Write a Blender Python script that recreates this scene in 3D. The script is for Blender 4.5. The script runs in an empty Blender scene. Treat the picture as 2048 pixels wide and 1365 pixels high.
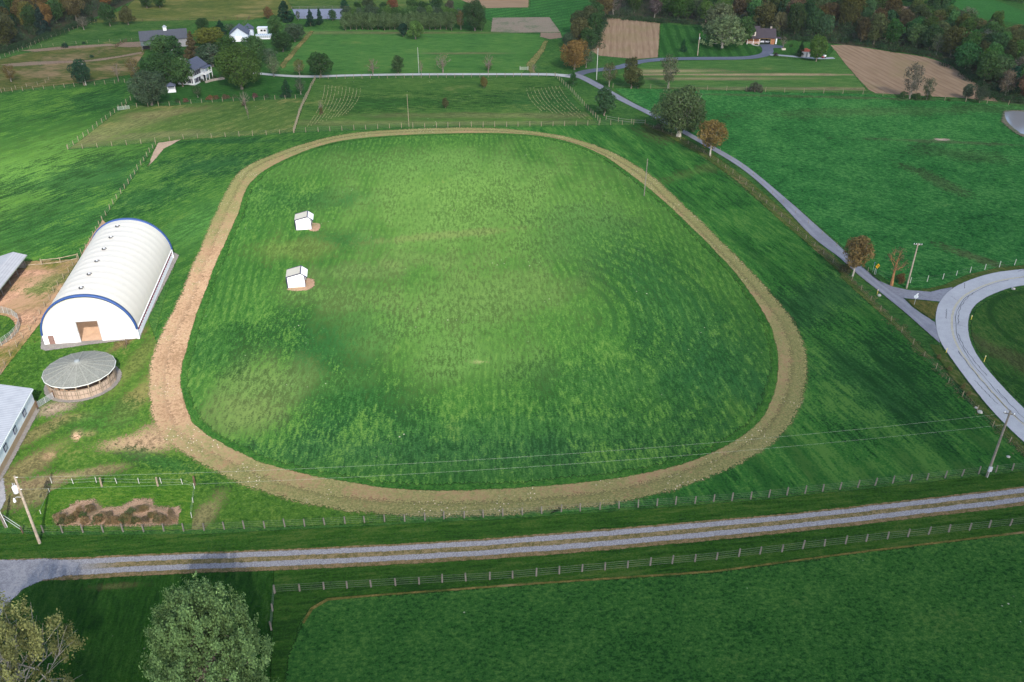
import bpy, bmesh, math, random
import numpy as np
from mathutils import Vector, Matrix, geometry
sc = bpy.context.scene
COL = sc.collection
R = math.radians
# ------------------------------------------------------------------ camera, light, exposure
FPX = 1770.0; PITCH = R(31.4); CAMH = 86.0
cd = bpy.data.cameras.new('camera'); cam = bpy.data.objects.new('camera', cd); COL.objects.link(cam)
cam.location = (0, 0, CAMH); cam.rotation_euler = (math.pi/2 - PITCH, 0, 0)
cd.sensor_width = 36; cd.lens = 36*FPX/2048; cd.clip_end = 9000; cd.clip_start = 1
sc.camera = cam
SUN_EL = R(37.0); SUN_AZ = math.atan2(0.316, -0.95)          # azimuth measured from +Y towards +X
SUND = Vector((math.sin(SUN_AZ)*math.cos(SUN_EL), math.cos(SUN_AZ)*math.cos(SUN_EL), math.sin(SUN_EL)))
W = bpy.data.worlds.new('World'); sc.world = W; W.use_nodes = True
wn = W.node_tree; bgn = wn.nodes['Background']
sky = wn.nodes.new('ShaderNodeTexSky'); sky.sky_type = 'NISHITA'; sky.sun_disc = False
sky.sun_elevation = SUN_EL; sky.sun_rotation = SUN_AZ; sky.air_density = 1.0; sky.dust_density = 1.5
wn.links.new(sky.outputs[0], bgn.inputs[0]); bgn.inputs[1].default_value = 0.15
sl = bpy.data.lights.new('sun', 'SUN'); sun = bpy.data.objects.new('sun', sl); COL.objects.link(sun)
sl.energy = 3.15; sl.angle = R(0.5); sl.color = (1.0, 0.95, 0.86)
sun.rotation_euler = SUND.to_track_quat('Z', 'Y').to_euler()
sc.view_settings.view_transform = 'Standard'; sc.view_settings.look = 'None'
sc.view_settings.gamma = 1; sc.view_settings.use_curve_mapping = False
sc.view_settings.exposure = 1.05
sc.render.engine = 'CYCLES'; sc.cycles.transparent_max_bounces = 40                       # many soft sheet edges lie over one another

# ------------------------------------------------------------------ photo pixel (2048 x 1365) <-> ground
def G(px, py, z=0.0):
    a = (px-1024)/FPX; b = (py-682.5)/FPX
    dn = math.sin(PITCH)+b*math.cos(PITCH); fw = math.cos(PITCH)-b*math.sin(PITCH)
    t = (CAMH-z)/dn
    return Vector((a*t, fw*t, z))
def HT(py, Y):                                               # height above ground of pixel row py at distance Y
    b = (py-682.5)/FPX
    dn = math.sin(PITCH)+b*math.cos(PITCH); fw = math.cos(PITCH)-b*math.sin(PITCH)
    return CAMH-Y*dn/fw
def PPM(p): return FPX/(p[1]*math.cos(PITCH)+CAMH*math.sin(PITCH))

# ------------------------------------------------------------------ tagging
def tag(o, label=None, cat=None, group=None, kind=None):
    if label: o['label'] = label
    if cat: o['category'] = cat
    if group: o['group'] = group
    if kind: o['kind'] = kind
    return o
def empty(name, loc, rz=0, label=None, cat=None, group=None):
    o = bpy.data.objects.new(name, None); COL.objects.link(o); o.location = loc; o.rotation_euler = (0, 0, rz)
    o.empty_display_size = 0.5
    return tag(o, label, cat, group)
def link(name, me, parent=None, loc=(0, 0, 0), rz=0):
    o = bpy.data.objects.new(name, me); COL.objects.link(o)
    if parent: o.parent = parent
    o.location = loc; o.rotation_euler = (0, 0, rz)
    return o
def copy_tree(o, parent=None):
    c = o.copy(); COL.objects.link(c)
    if parent: c.parent = parent
    for ch in o.children: copy_tree(ch, c)
    return c

# ------------------------------------------------------------------ node helpers
class NT:
    def __init__(s, name):
        s.m = bpy.data.materials.new(name); s.m.use_nodes = True; s.t = s.m.node_tree; s.t.nodes.clear()
        s.out = s.t.nodes.new('ShaderNodeOutputMaterial')
    def n(s, typ, ins=None, **kw):
        nd = s.t.nodes.new(typ)
        for k, v in kw.items(): setattr(nd, k, v)
        for k, v in (ins or {}).items(): s.set(nd.inputs[k], v)
        return nd
    def set(s, sock, v):
        if isinstance(v, bpy.types.NodeSocket): s.t.links.new(v, sock)
        elif hasattr(v, 'outputs'): s.t.links.new(v.outputs[0], sock)
        else:
            if isinstance(v, tuple) and len(v) == 3 and sock.type == 'RGBA': v = v+(1,)
            sock.default_value = v
    def math(s, op, a, b=0.0, c=0.0, clamp=False):
        nd = s.n('ShaderNodeMath', {0: a, 1: b}, operation=op, use_clamp=clamp)
        if op in ('MULTIPLY_ADD',): s.set(nd.inputs[2], c)
        return nd.outputs[0]
    def mix(s, f, a, b, blend='MIX'):
        nd = s.n('ShaderNodeMix', data_type='RGBA', blend_type=blend)
        s.set(nd.inputs[0], f); s.set(nd.inputs[6], a); s.set(nd.inputs[7], b)
        return nd.outputs[2]
    def step(s, v, lo, hi):
        nd = s.n('ShaderNodeMapRange', {0: v, 1: lo, 2: hi, 3: 0.0, 4: 1.0}, interpolation_type='SMOOTHSTEP')
        return nd.outputs[0]
    def noise(s, vec, scale, detail=3, rough=0.55, dist=0.0):
        return s.n('ShaderNodeTexNoise', {'Vector': vec, 'Scale': scale, 'Detail': detail, 'Roughness': rough, 'Distortion': dist}).outputs[0]
    def pos(s): return s.n('ShaderNodeNewGeometry').outputs['Position']
    def obj(s): return s.n('ShaderNodeTexCoord').outputs['Object']
    def mapp(s, vec, rot=0.0, scale=(1, 1, 1), loc=(0, 0, 0)):
        if rot: vec = s.n('ShaderNodeMapping', {'Vector': vec, 'Rotation': (0, 0, rot)}).outputs[0]      # turn first, then stretch
        return s.n('ShaderNodeMapping', {'Vector': vec, 'Location': loc, 'Scale': scale}).outputs[0]
    def attr(s, name): return s.n('ShaderNodeAttribute', attribute_name=name).outputs['Fac']
    def bump(s, h, strength, dist):
        return s.n('ShaderNodeBump', {'Height': h, 'Strength': strength, 'Distance': dist}).outputs[0]
    def fin(s, sh): s.set(s.out.inputs[0], sh); return s.m
    def edge(s, sh, nz, ragged=0.9):
        a = s.math('MULTIPLY_ADD', s.math('SUBTRACT', nz, 0.5), ragged*2.4, s.math('MULTIPLY_ADD', s.attr('edge'), 2.0, -0.5))
        a = s.step(a, 0.30, 0.72)
        nd = s.n('ShaderNodeMixShader', {0: a}); s.set(nd.inputs[1], s.n('ShaderNodeBsdfTransparent')); s.set(nd.inputs[2], sh)
        return nd.outputs[0]

def grass(name, mid, dark, light, dry=(0.20, 0.16, 0.065), dry_amt=0.25, ang=0.0, streak=3.0, fine=1.0,
          stripes=(), spots=(), bump=0.9, contrast=1.0, mott=0.7, specks=0.0, edge=True, rows=()):
    mid, dark, light = ((c[0]*1.10+.002, c[1]*1.03, c[2]*.80) for c in (mid, dark, light))
    s = NT(name); P = s.pos()
    Q = s.mapp(P, -ang, (1.0*fine, fine/streak, 1.0))
    n1 = s.noise(Q, 1.45, 4, 0.68)
    nf = s.noise(P, 3.4*fine, 2, 0.7)
    n2 = s.noise(s.mapp(P, -ang, (1.0, 1.0/(1+0.4*(streak-1)), 1.0)), 0.13, 4, 0.6, 0.4)
    n3 = s.noise(P, 0.028, 3, 0.55, 0.6)
    t = s.math('MULTIPLY_ADD', n1, 0.60, s.math('MULTIPLY_ADD', nf, 0.42, s.math('MULTIPLY', n2, 0.26*mott/0.7)))
    t = s.math('MULTIPLY_ADD', n3, 0.20*mott/0.7, t)
    w = 0.125/contrast; mean = 0.51+0.23*mott/0.7
    r = s.n('ShaderNodeMapRange', {0: t, 1: mean-w, 2: mean+w, 3: 0.0, 4: 1.0}, clamp=True).outputs[0]
    lo = s.mix(s.step(r, 0.0, 0.5), dark, mid); col = s.mix(s.step(r, 0.5, 1.0), lo, light)
    if dry_amt > 0:
        dn = s.math('MULTIPLY_ADD', n2, 0.45, s.math('MULTIPLY_ADD', n1, 0.35, s.math('MULTIPLY', s.noise(P, 0.06, 3, 0.6), 0.55)))
        th = 0.92-0.36*dry_amt
        col = s.mix(s.math('MULTIPLY', s.step(dn, th-0.05, th+0.16), min(1, dry_amt+0.45)), col, dry)
    for (a, period, amt, thr) in stripes:
        wv = s.n('ShaderNodeTexWave', {'Vector': s.mapp(P, -a), 'Scale': 0.314/period, 'Distortion': 2.2, 'Detail': 2, 'Detail Scale': 0.35},
                 wave_type='BANDS', bands_direction='X', wave_profile='SIN').outputs['Fac']
        msk = s.step(s.noise(s.mapp(P, -a, (1, .4, 1)), 0.035, 2), thr, thr+0.12)
        f = s.math('MULTIPLY', s.math('MULTIPLY', s.step(wv, 0.35, 0.85), msk), amt)
        col = s.mix(f, col, dark)
    for (cx, cy, w0, spacing, amt, colr, *msk) in rows:             # curved rows round a centre
        d = s.n('ShaderNodeVectorMath', {0: P, 1: (cx, cy, 0)}, operation='DISTANCE').outputs['Value']
        d = s.math('MULTIPLY_ADD', n2, 1.2, d)
        sn = s.math('SINE', s.math('MULTIPLY', d, 6.2832/spacing))
        f = s.math('MULTIPLY', s.step(sn, w0, w0+0.5), s.step(n1, 0.36, 0.55))
        if msk:
            g = G(msk[0], msk[1]); v = s.mapp(s.n('ShaderNodeVectorMath', {0: P, 1: (g.x, g.y, 0)}, operation='SUBTRACT').outputs[0], -R(msk[4]), (1/msk[2], 1/msk[3], 0))
            dd = s.math('MULTIPLY_ADD', s.math('SUBTRACT', n2, 0.5), 2.0, s.n('ShaderNodeVectorMath', {0: v}, operation='LENGTH').outputs['Value'])
            f = s.math('MULTIPLY', f, s.step(dd, 1.3, 0.6))
        col = s.mix(s.math('MULTIPLY', f, amt), col, colr)
    for (px, py, rx, ry, a, colr, amt) in spots:
        g = G(px, py)
        v = s.n('ShaderNodeVectorMath', {0: P, 1: (g.x, g.y, 0)}, operation='SUBTRACT').outputs[0]
        v = s.mapp(v, -R(a), (1/rx, 1/ry, 0))
        d = s.n('ShaderNodeVectorMath', {0: v}, operation='LENGTH').outputs['Value']
        d = s.math('ADD', d, s.math('MULTIPLY', s.math('SUBTRACT', n2, 0.5), 2.6))
        d = s.math('ADD', d, s.math('MULTIPLY', s.math('SUBTRACT', n1, 0.5), 2.2))
        d = s.math('ADD', d, s.math('MULTIPLY', s.math('SUBTRACT', nf, 0.5), 2.2))
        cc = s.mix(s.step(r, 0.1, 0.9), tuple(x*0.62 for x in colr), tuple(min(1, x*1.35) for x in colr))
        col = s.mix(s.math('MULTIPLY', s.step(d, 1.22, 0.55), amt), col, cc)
    if specks > 0:
        sp = s.n('ShaderNodeTexVoronoi', {'Vector': P, 'Scale': 0.8}, feature='F1').outputs['Distance']
        f = s.math('MULTIPLY', s.step(sp, 0.13, 0.08), s.step(s.noise(P, 0.09, 2), 0.64-0.10*specks, 0.72))
        col = s.mix(s.math('MULTIPLY', f, 0.8), col, (0.5, 0.46, 0.38))
    hgt = s.math('MULTIPLY_ADD', n1, 0.6, s.math('MULTIPLY', nf, 0.5))
    b = s.n('ShaderNodeBsdfDiffuse', {'Color': col, 'Roughness': 0.6, 'Normal': s.bump(hgt, bump, 0.55)})
    return s.fin(s.edge(b.outputs[0], s.math('MULTIPLY_ADD', n2, 0.4, s.math('MULTIPLY', n1, 0.6)))) if edge else s.fin(b)

def earth(name, a, b, c=None, c_amt=0.0, scale=1.0, bump=0.4, edge=True, ragged=0.9, rough=0.95):
    s = NT(name); P = s.pos()
    n1 = s.noise(P, 1.6*scale, 4, 0.65); n2 = s.noise(P, 0.16*scale, 4, 0.6, 0.5); nf = s.noise(P, 4.0*scale, 2, 0.6)
    t = s.math('MULTIPLY_ADD', n1, 0.45, s.math('MULTIPLY_ADD', nf, 0.35, s.math('MULTIPLY', n2, 0.3)))
    col = s.mix(s.step(t, 0.44, 0.66), a, b)
    if c: col = s.mix(s.math('MULTIPLY', s.step(s.math('MULTIPLY_ADD', n2, 0.6, s.math('MULTIPLY', n1, 0.5)), 0.60-0.12*c_amt, 0.66), min(1, c_amt*1.3)), col, c)
    bs = s.n('ShaderNodeBsdfPrincipled', {'Base Color': col, 'Roughness': rough, 'Specular IOR Level': 0.15, 'Normal': s.bump(t, bump, 0.3)})
    return s.fin(s.edge(bs.outputs[0], s.math('MULTIPLY_ADD', n2, 0.2, s.math('MULTIPLY_ADD', n1, 0.5, s.math('MULTIPLY', nf, 0.3))), ragged*1.3)) if edge else s.fin(bs)

def plain(name, col, rough=0.7, spec=0.3, var=0.12, scale=1.5, metal=0.0, bump=0.0, dirt=None, dirt_amt=0.0):
    s = NT(name); P = s.obj()
    n = s.noise(P, scale, 4, 0.6); n2 = s.noise(P, scale*6, 3, 0.6)
    k = s.math('MULTIPLY_ADD', n, 0.6, s.math('MULTIPLY', n2, 0.4))
    c = s.mix(s.step(k, 0.35, 0.65), tuple(x*(1-var) for x in col), tuple(min(1, x*(1+var)) for x in col))
    if dirt: c = s.mix(s.math('MULTIPLY', s.step(n, 0.5, 0.7), dirt_amt), c, dirt)
    kw = {'Base Color': c, 'Roughness': rough, 'Specular IOR Level': spec, 'Metallic': metal}
    if bump: kw['Normal'] = s.bump(k, bump, 0.05)
    return s.fin(s.n('ShaderNodeBsdfPrincipled', kw))

def banded(name, col, dark, period, axis='X', rough=0.6, amt=0.6, spec=0.3, bump=0.3):
    s = NT(name); P = s.obj()
    wv = s.n('ShaderNodeTexWave', {'Vector': P, 'Scale': 0.314/period, 'Distortion': 0.0}, wave_type='BANDS', bands_direction=axis).outputs['Fac']
    n = s.noise(P, 0.8, 4, 0.6)
    c = s.mix(s.math('MULTIPLY', s.step(wv, 0.8, 0.98), amt), col, dark)
    c = s.mix(s.math('MULTIPLY', s.step(n, 0.4, 0.75), 0.35), c, dark)
    return s.fin(s.n('ShaderNodeBsdfPrincipled', {'Base Color': c, 'Roughness': rough, 'Specular IOR Level': spec, 'Normal': s.bump(wv, bump, 0.04)}))

# ------------------------------------------------------------------ sheets and ribbons lying on the ground
ZL = [0.004]
def nextz(): ZL[0] += 0.0025; return ZL[0]
def catmull(pts, closed, step):
    out = []; n = len(pts)
    for i in range(n if closed else n-1):
        p0 = pts[(i-1) % n] if closed or i > 0 else pts[0]*2-pts[1]
        p1 = pts[i]; p2 = pts[(i+1) % n]
        p3 = pts[(i+2) % n] if closed or i+2 < n else p2*2-p1
        k = max(1, int((p2-p1).length/step))
        for j in range(k):
            t = j/k
            out.append(0.5*((2*p1)+(p2-p0)*t+(2*p0-5*p1+4*p2-p3)*t*t+(3*p1-p0-3*p2+p3)*t**3))
    if not closed: out.append(pts[-1])
    return out
def linear(pts, closed, step):
    out = []; n = len(pts)
    for i in range(n if closed else n-1):
        a = pts[i]; b = pts[(i+1) % n]; k = max(1, int((b-a).length/step))
        out += [a.lerp(b, j/k) for j in range(k)]
    if not closed: out.append(pts[-1])
    return out
def sheet(name, px, mat, edge=1.0, smooth=False, step=5.0, inset=0.0):
    z = nextz()
    w = [G(*p) for p in px]
    w = catmull(w, True, step) if smooth else linear(w, True, step)
    area = sum(w[i].x*w[(i+1) % len(w)].y-w[(i+1) % len(w)].x*w[i].y for i in range(len(w)))
    if area < 0: w.reverse()
    n = len(w); ins = []; outs = []
    for i in range(n):
        d = (w[(i+1) % n]-w[i-1]); d.normalize(); nr = Vector((d.y, -d.x, 0))
        outs.append(w[i]+nr*(edge*0.5-inset)); ins.append(w[i]-nr*(edge*0.5+inset))
    vs = [(p.x, p.y, z) for p in outs+ins]
    fs = [(i, (i+1) % n, n+(i+1) % n, n+i) for i in range(n)]
    for t in geometry.tessellate_polygon([ins]): 
        a, b, c = (ins[k] for k in t)
        if (b-a).cross(c-a).z < 0: t = (t[0], t[2], t[1])
        fs.append(tuple(n+k for k in t))
    me = bpy.data.meshes.new(name); me.from_pydata(vs, [], fs)
    at = me.attributes.new('edge', 'FLOAT', 'POINT'); at.data.foreach_set('value', [0.0]*n+[1.0]*n)
    me.materials.append(mat)
    return tag(link(name, me), kind='structure')
def ribbon_w(name, L, Rr, mat, nx=12, z=None):
    z = nextz() if z is None else z
    n = len(L); vs = []; ed = []; uv = []; v = 0
    for i in range(n):
        if i: v += ((L[i]+Rr[i])/2-(L[i-1]+Rr[i-1])/2).length
        for j in range(nx+1):
            p = L[i].lerp(Rr[i], j/nx); vs.append((p.x, p.y, z)); ed.append(j/nx); uv.append(v)
    fs = [(i*(nx+1)+j, i*(nx+1)+j+1, (i+1)*(nx+1)+j+1, (i+1)*(nx+1)+j) for i in range(n-1) for j in range(nx)]
    me = bpy.data.meshes.new(name); me.from_pydata(vs, [], fs)
    at = me.attributes.new('across', 'FLOAT', 'POINT'); at.data.foreach_set('value', ed)
    at = me.attributes.new('along', 'FLOAT', 'POINT'); at.data.foreach_set('value', uv)
    me.materials.append(mat); me.update()
    if me.polygons[0].normal.z < 0: me.flip_normals()
    return tag(link(name, me), kind='structure')
def resamp(pts, n):
    d = [0]
    for a, b in zip(pts, pts[1:]): d.append(d[-1]+(b-a).length)
    out = []; j = 0
    for i in range(n):
        t = d[-1]*i/(n-1)
        while j < len(d)-2 and d[j+1] < t: j += 1
        out.append(pts[j].lerp(pts[j+1], (t-d[j])/max(1e-6, d[j+1]-d[j])))
    return out
def ribbon(name, lpx, rpx, mat, n=120, nx=12):
    L = resamp(catmull([G(*p) for p in lpx], False, 2.0), n); Q = resamp(catmull([G(*p) for p in rpx], False, 2.0), n)
    return ribbon_w(name, L, Q, mat, nx)
def ribbon_c(name, cpx, width, mat, nx=6, step=2.0, z=None):
    c = catmull([G(*p) for p in cpx], False, step); L = []; Q = []
    for i in range(len(c)):
        d = c[min(i+1, len(c)-1)]-c[max(i-1, 0)]; d.normalize(); nr = Vector((-d.y, d.x, 0))*width/2
        L.append(c[i]+nr); Q.append(c[i]-nr)
    return ribbon_w(name, L, Q, mat, nx, z)

# ------------------------------------------------------------------ mesh collector
class MB:
    def __init__(s): s.v = []; s.f = []
    def add(s, vs, fs):
        o = len(s.v); s.v += [tuple(v) for v in vs]; s.f += [tuple(o+i for i in f) for f in fs]; return s
    def box(s, c, d, rz=0.0, taper=1.0):
        x, y, z = (k/2 for k in d); ca, sa = math.cos(rz), math.sin(rz); vs = []
        for dz, k in ((-z, 1.0), (z, taper)):
            for dx, dy in ((-x, -y), (x, -y), (x, y), (-x, y)):
                dx *= k; dy *= k
                vs.append((c[0]+dx*ca-dy*sa, c[1]+dx*sa+dy*ca, c[2]+dz))
        return s.add(vs, [(3, 2, 1, 0), (4, 5, 6, 7), (0, 1, 5, 4), (1, 2, 6, 5), (2, 3, 7, 6), (3, 0, 4, 7)])
    def box2(s, a, b): return s.box([(a[i]+b[i])/2 for i in range(3)], [abs(b[i]-a[i]) for i in range(3)])
    def tube(s, pts, rad, n=6, cap=True):
        pts = [Vector(p) for p in pts]; base = len(s.v)
        rad = rad if isinstance(rad, (list, tuple)) else [rad]*len(pts)
        for i, p in enumerate(pts):
            d = pts[min(i+1, len(pts)-1)]-pts[max(i-1, 0)]
            if d.length < 1e-6: d = Vector((0, 0, 1))
            d.normalize(); u = d.cross(Vector((0, 0, 1)) if abs(d.z) < 0.9 else Vector((1, 0, 0))); u.normalize(); w = d.cross(u)
            for k in range(n):
                a = 2*math.pi*k/n; q = p+(u*math.cos(a)+w*math.sin(a))*rad[i]; s.v.append(tuple(q))
        for i in range(len(pts)-1):
            for k in range(n):
                s.f.append((base+i*n+k, base+i*n+(k+1) % n, base+(i+1)*n+(k+1) % n, base+(i+1)*n+k))
        if cap: s.f.append(tuple(base+k for k in range(n))[::-1]); s.f.append(tuple(base+(len(pts)-1)*n+k for k in range(n)))
        return s
    def prism(s, poly, axis, a, b):                         # polygon in the other two axes, extruded along axis
        def mk(p, t):
            return {'x': (t, p[0], p[1]), 'y': (p[0], t, p[1]), 'z': (p[0], p[1], t)}[axis]
        n = len(poly)
        return s.add([mk(p, a) for p in poly]+[mk(p, b) for p in poly],
                     [tuple(range(n))[::-1], tuple(range(n, 2*n))]+[(i, (i+1) % n, n+(i+1) % n, n+i) for i in range(n)])
    def mesh(s, name, mat, smooth=False):
        me = bpy.data.meshes.new(name); me.from_pydata(s.v, [], s.f)
        bm = bmesh.new(); bm.from_mesh(me); bmesh.ops.recalc_face_normals(bm, faces=bm.faces); bm.to_mesh(me); bm.free()
        if mat: me.materials.append(mat)
        if smooth: me.polygons.foreach_set('use_smooth', [True]*len(me.polygons))
        return me
    def build(s, name, mat, parent=None, smooth=False): return link(name, s.mesh(name, mat, smooth), parent)
# ------------------------------------------------------------------ the cloud whose gap lets the sun onto the oval (far above, behind the camera)
LIT = [(G(930, 430), 42, 48, 1.05), (G(160, 600), 26, 36, 1.3), (G(-20, 340), 34, 32, 1.0), (G(200, 860), 26, 13, 1.1),
       (G(620, 540), 34, 34, 0.85), (G(940, 720), 34, 20, 0.75), (G(560, 900), 30, 8, .45)]
def lit(x, y):
    v = 0.0
    for c, sx, sy, a in LIT:
        v += a*math.exp(-0.5*(((x-c.x)/sx)**2+((y-c.y)/sy)**2))
    return min(1.0, v)
def make_cloud():
    Hc = 1500.0; n = 150; span = 1900.0; TM = 0.13
    rng = np.random.default_rng(5)
    grid = []
    for j in range(n+1):
        for i in range(n+1):
            x = -span/2+span*i/n; y = 250-span/2+span*j/n
            L = lit(x, y); r = math.hypot(x, y-250)/(span/2)
            cov = max(0.0, min(1.0, (1.0-r)/0.22))
            f = max(0.0, min(1.0, (y-120)/170)); tm = TM+(.36-TM)*f*f*(3-2*f); T = tm+(1-tm)*L; T = 1-(1-T)*cov
            grid.append((x, y, 1-math.sqrt(T)))
    vs = []; al = []
    for sgn in (0, 1):
        for x, y, a in grid:
            th = 30+170*min(1, a*1.6)*(0.6+0.4*math.sin(x*0.021)*math.sin(y*0.017+1)) if sgn else -40*a
            q = SUND*((Hc+th)/SUND.z); vs.append((x+q.x, y+q.y, q.z)); al.append(a)
    m = n+1; fs = []
    for j in range(n):
        for i in range(n):
            k = j*m+i; q = (k, k+1, k+m+1, k+m)
            if max(grid[t][2] for t in q) > 0.012: fs += [tuple(t+m*m for t in q), q[::-1]]
    me = bpy.data.meshes.new('cloud'); me.from_pydata(vs, [], fs)
    at = me.attributes.new('vapour_thickness', 'FLOAT', 'POINT'); at.data.foreach_set('value', al)
    me.polygons.foreach_set('use_smooth', [True]*len(me.polygons))
    s = NT('cloud_vapour')
    d = s.attr('vapour_thickness')
    body = s.n('ShaderNodeMixShader', {0: 0.5}); s.set(body.inputs[1], s.n('ShaderNodeBsdfDiffuse', {'Color': (.9, .9, .92)})); s.set(body.inputs[2], s.n('ShaderNodeBsdfTranslucent', {'Color': (.9, .9, .92)}))
    mx = s.n('ShaderNodeMixShader', {0: d}); s.set(mx.inputs[1], s.n('ShaderNodeBsdfTransparent')); s.set(mx.inputs[2], body)
    me.materials.append(s.fin(mx))
    tag(link('cloud', me), kind='structure')
make_cloud()

# ------------------------------------------------------------------ ground colours (albedo)
MID = (.030, .098, .022); DRK = (.011, .048, .014); LGT = (.075, .160, .034); DRY = (.20, .165, .07)
COOL = (.018, .104, .030); COOLD = (.006, .048, .015); COOLL = (.048, .155, .048)
TAN = (.30, .185, .105); OLIVE = (.10, .105, .036); YEL = (.16, .20, .05)
base = grass('pasture_grass', (.026, .088, .026), DRK, (.060, .130, .034), dry_amt=0.25, edge=False, streak=2.5, ang=R(60))
me = bpy.data.meshes.new('ground'); me.from_pydata([(-3000, -2000, 0), (3000, -2000, 0), (3000, 6000, 0), (-3000, 6000, 0)], [], [(0, 1, 2, 3)])
me.materials.append(base); tag(link('ground', me), kind='structure')

# far fields
sheet('top_meadow', [(215, 60), (180, 44), (250, 18), (280, -12), (640, -12), (560, 30), (500, 40), (330, 46)], grass('pale_meadow', (.070, .095, .030), (.035, .07, .022), (.12, .13, .05), dry_amt=.55, streak=6, ang=R(90)), 3)
sheet('far_meadow', [(560, -14), (905, -14), (890, 22), (590, 20)], grass('far_meadow_grass', (.050, .10, .032), DRK, (.10, .13, .05), dry_amt=.4, streak=6, ang=R(90)), 3)
sheet('strip_field', [(900, 16), (1060, 16), (1060, -14), (1205, -14), (1190, 60), (1120, 80), (975, 40)], grass('strip_grass', (.022, .10, .030), (.012, .06, .02), (.04, .14, .04), dry_amt=.05, stripes=((R(-50), 5, .5, .2),)), 2)
crop = earth('stubble_soil', (.150, .095, .062), (.225, .150, .098), (.13, .115, .055), .35, .5, .3)
def rowcrop(name, ang):
    s = NT(name); P = s.pos(); Q = s.mapp(P, -ang)
    wv = s.n('ShaderNodeTexWave', {'Vector': Q, 'Scale': 0.314/2.6, 'Distortion': 0.7, 'Detail': 2, 'Detail Scale': .15}, wave_type='BANDS', bands_direction='X').outputs['Fac']
    n2 = s.noise(P, .05, 4, .6); n1 = s.noise(s.mapp(P, -ang, (1, .06, 1)), 1.1, 4, .65)
    c = s.mix(s.step(n1, .35, .68), (.170, .118, .075), (.222, .158, .104)); c = s.mix(s.math('MULTIPLY', s.step(wv, .4, .9), .28), c, (.10, .062, .04))
    c = s.mix(s.math('MULTIPLY', s.step(n2, .5, .66), .45), c, (.15, .125, .06))
    b = s.n('ShaderNodeBsdfDiffuse', {'Color': c, 'Roughness': .8, 'Normal': s.bump(n1, .4, .3)})
    return s.fin(s.edge(b.outputs[0], n1, .6))
sheet('crop_field', [(1199, 34), (1320, 46), (1316, 115), (1274, 118.5), (1199, 112), (1170, 96)], rowcrop('crop_rows', R(-6)), 1.5)
sheet('crop_field', [(1661, 91), (1696, 90), (1761, 101), (1848, 114), (1898, 129), (1956, 169), (1998, 204), (1921, 196), (1856, 193), (1751, 187), (1736, 179), (1696, 135)], rowcrop('crop_rows_slanting', R(8)), 1.5)
sheet('crop_field', [(1655, -14), (1741, -14), (1870, 36), (1800, 60), (1700, 30)], rowcrop('crop_rows_far', R(60)), 2)
sheet('crop_field', [(890, -14), (1057, -14), (1057, 15), (960, 17)], rowcrop('crop_rows_top', R(85)), 2)
sheet('far_field', [(1870, -14), (1950, -14), (2048, 22), (2200, 70), (2200, 120), (2048, 50), (1961, 36), (1900, 30)], grass('far_field_grass', (.022, .10, .030), (.014, .07, .02), (.035, .13, .04), dry_amt=.1), 2)
sheet('horse_paddock', [(40, 104), (190, 46), (400, 40), (345, 72), (290, 83), (220, 88), (80, 97)], grass('paddock_grass', (.030, .088, .026), DRK, (.075, .12, .04), dry_amt=.4, streak=5, ang=R(80)), 2)
tanp = grass('worn_paddock_grass', (.062, .082, .028), (.030, .058, .02), (.115, .105, .045), dry=(.20, .14, .08), dry_amt=.7, streak=5, ang=R(80))
sheet('worn_paddock', [(-120, 140), (-10, 122), (90, 97), (230, 89), (290, 84), (292, 100), (285, 112), (260, 150), (160, 166), (-10, 186), (-120, 190)], tanp, 2,)
soil = earth('bare_paddock_soil', (.17, .11, .07), (.26, .18, .115), (.07, .08, .03), .4, .6)
sheet('bare_soil', [(240, 86), (292, 83), (300, 92), (262, 95), (236, 94)], soil, 2)
sheet('bare_soil', [(0, 130), (60, 124), (175, 121), (240, 112), (282, 104), (282, 108), (200, 122), (110, 128), (20, 134)], soil, 2.5)
sheet('bare_soil', [(40, 102), (120, 94), (220, 88), (236, 91), (150, 97), (70, 104)], soil, 2)
meadow = grass('meadow_grass', (.038, .122, .034), (.022, .082, .026), (.075, .150, .046), dry_amt=.3, streak=7, ang=R(90), spots=((700, 66, 30, 3, 0, (.14, .12, .06), .5), (930, 107, 18, 1.5, 0, (.16, .14, .07), .6), (880, 66, 30, 2.5, 0, (.12, .11, .05), .5)))
sheet('hay_meadow', [(560, 142), (590, 80), (610, 60), (700, 60), (985, 64), (1082, 70), (1092, 82), (1060, 128), (1045, 147), (900, 148), (640, 151)], meadow, 1.5)
sheet('grass_path', [(1060, 146), (1052, 130), (1078, 100), (1088, 82), (1097, 82), (1085, 108), (1066, 134), (1072, 146)], grass('worn_path_grass', (.10, .12, .05), (.05, .08, .03), (.15, .14, .07), dry_amt=.6), 2)
sheet('grass_path', [(560, 130), (590, 95), (620, 62), (628, 64), (600, 96), (566, 138)], grass('path_grass_tan', (.09, .10, .04), (.05, .08, .03), (.15, .12, .07), dry_amt=.7), 2)
sheet('sand_paddock', [(985, 36), (1099, 35), (1121, 65), (1022, 66), (982, 64)], earth('sand_and_weeds', (.19, .145, .095), (.27, .21, .145), (.06, .10, .035), .55, .5), 1.5)
sheet('bare_soil', [(1081, 66), (1121, 66), (1124, 76), (1100, 79), (1080, 74)], soil, 2)
sheet('riding_arena', [(584, 19), (697, 18), (686, 39), (594, 38)], earth('grey_arena_sand', (.17, .18, .22), (.24, .25, .30), None, 0, .5, .2), 1.0)

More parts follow.
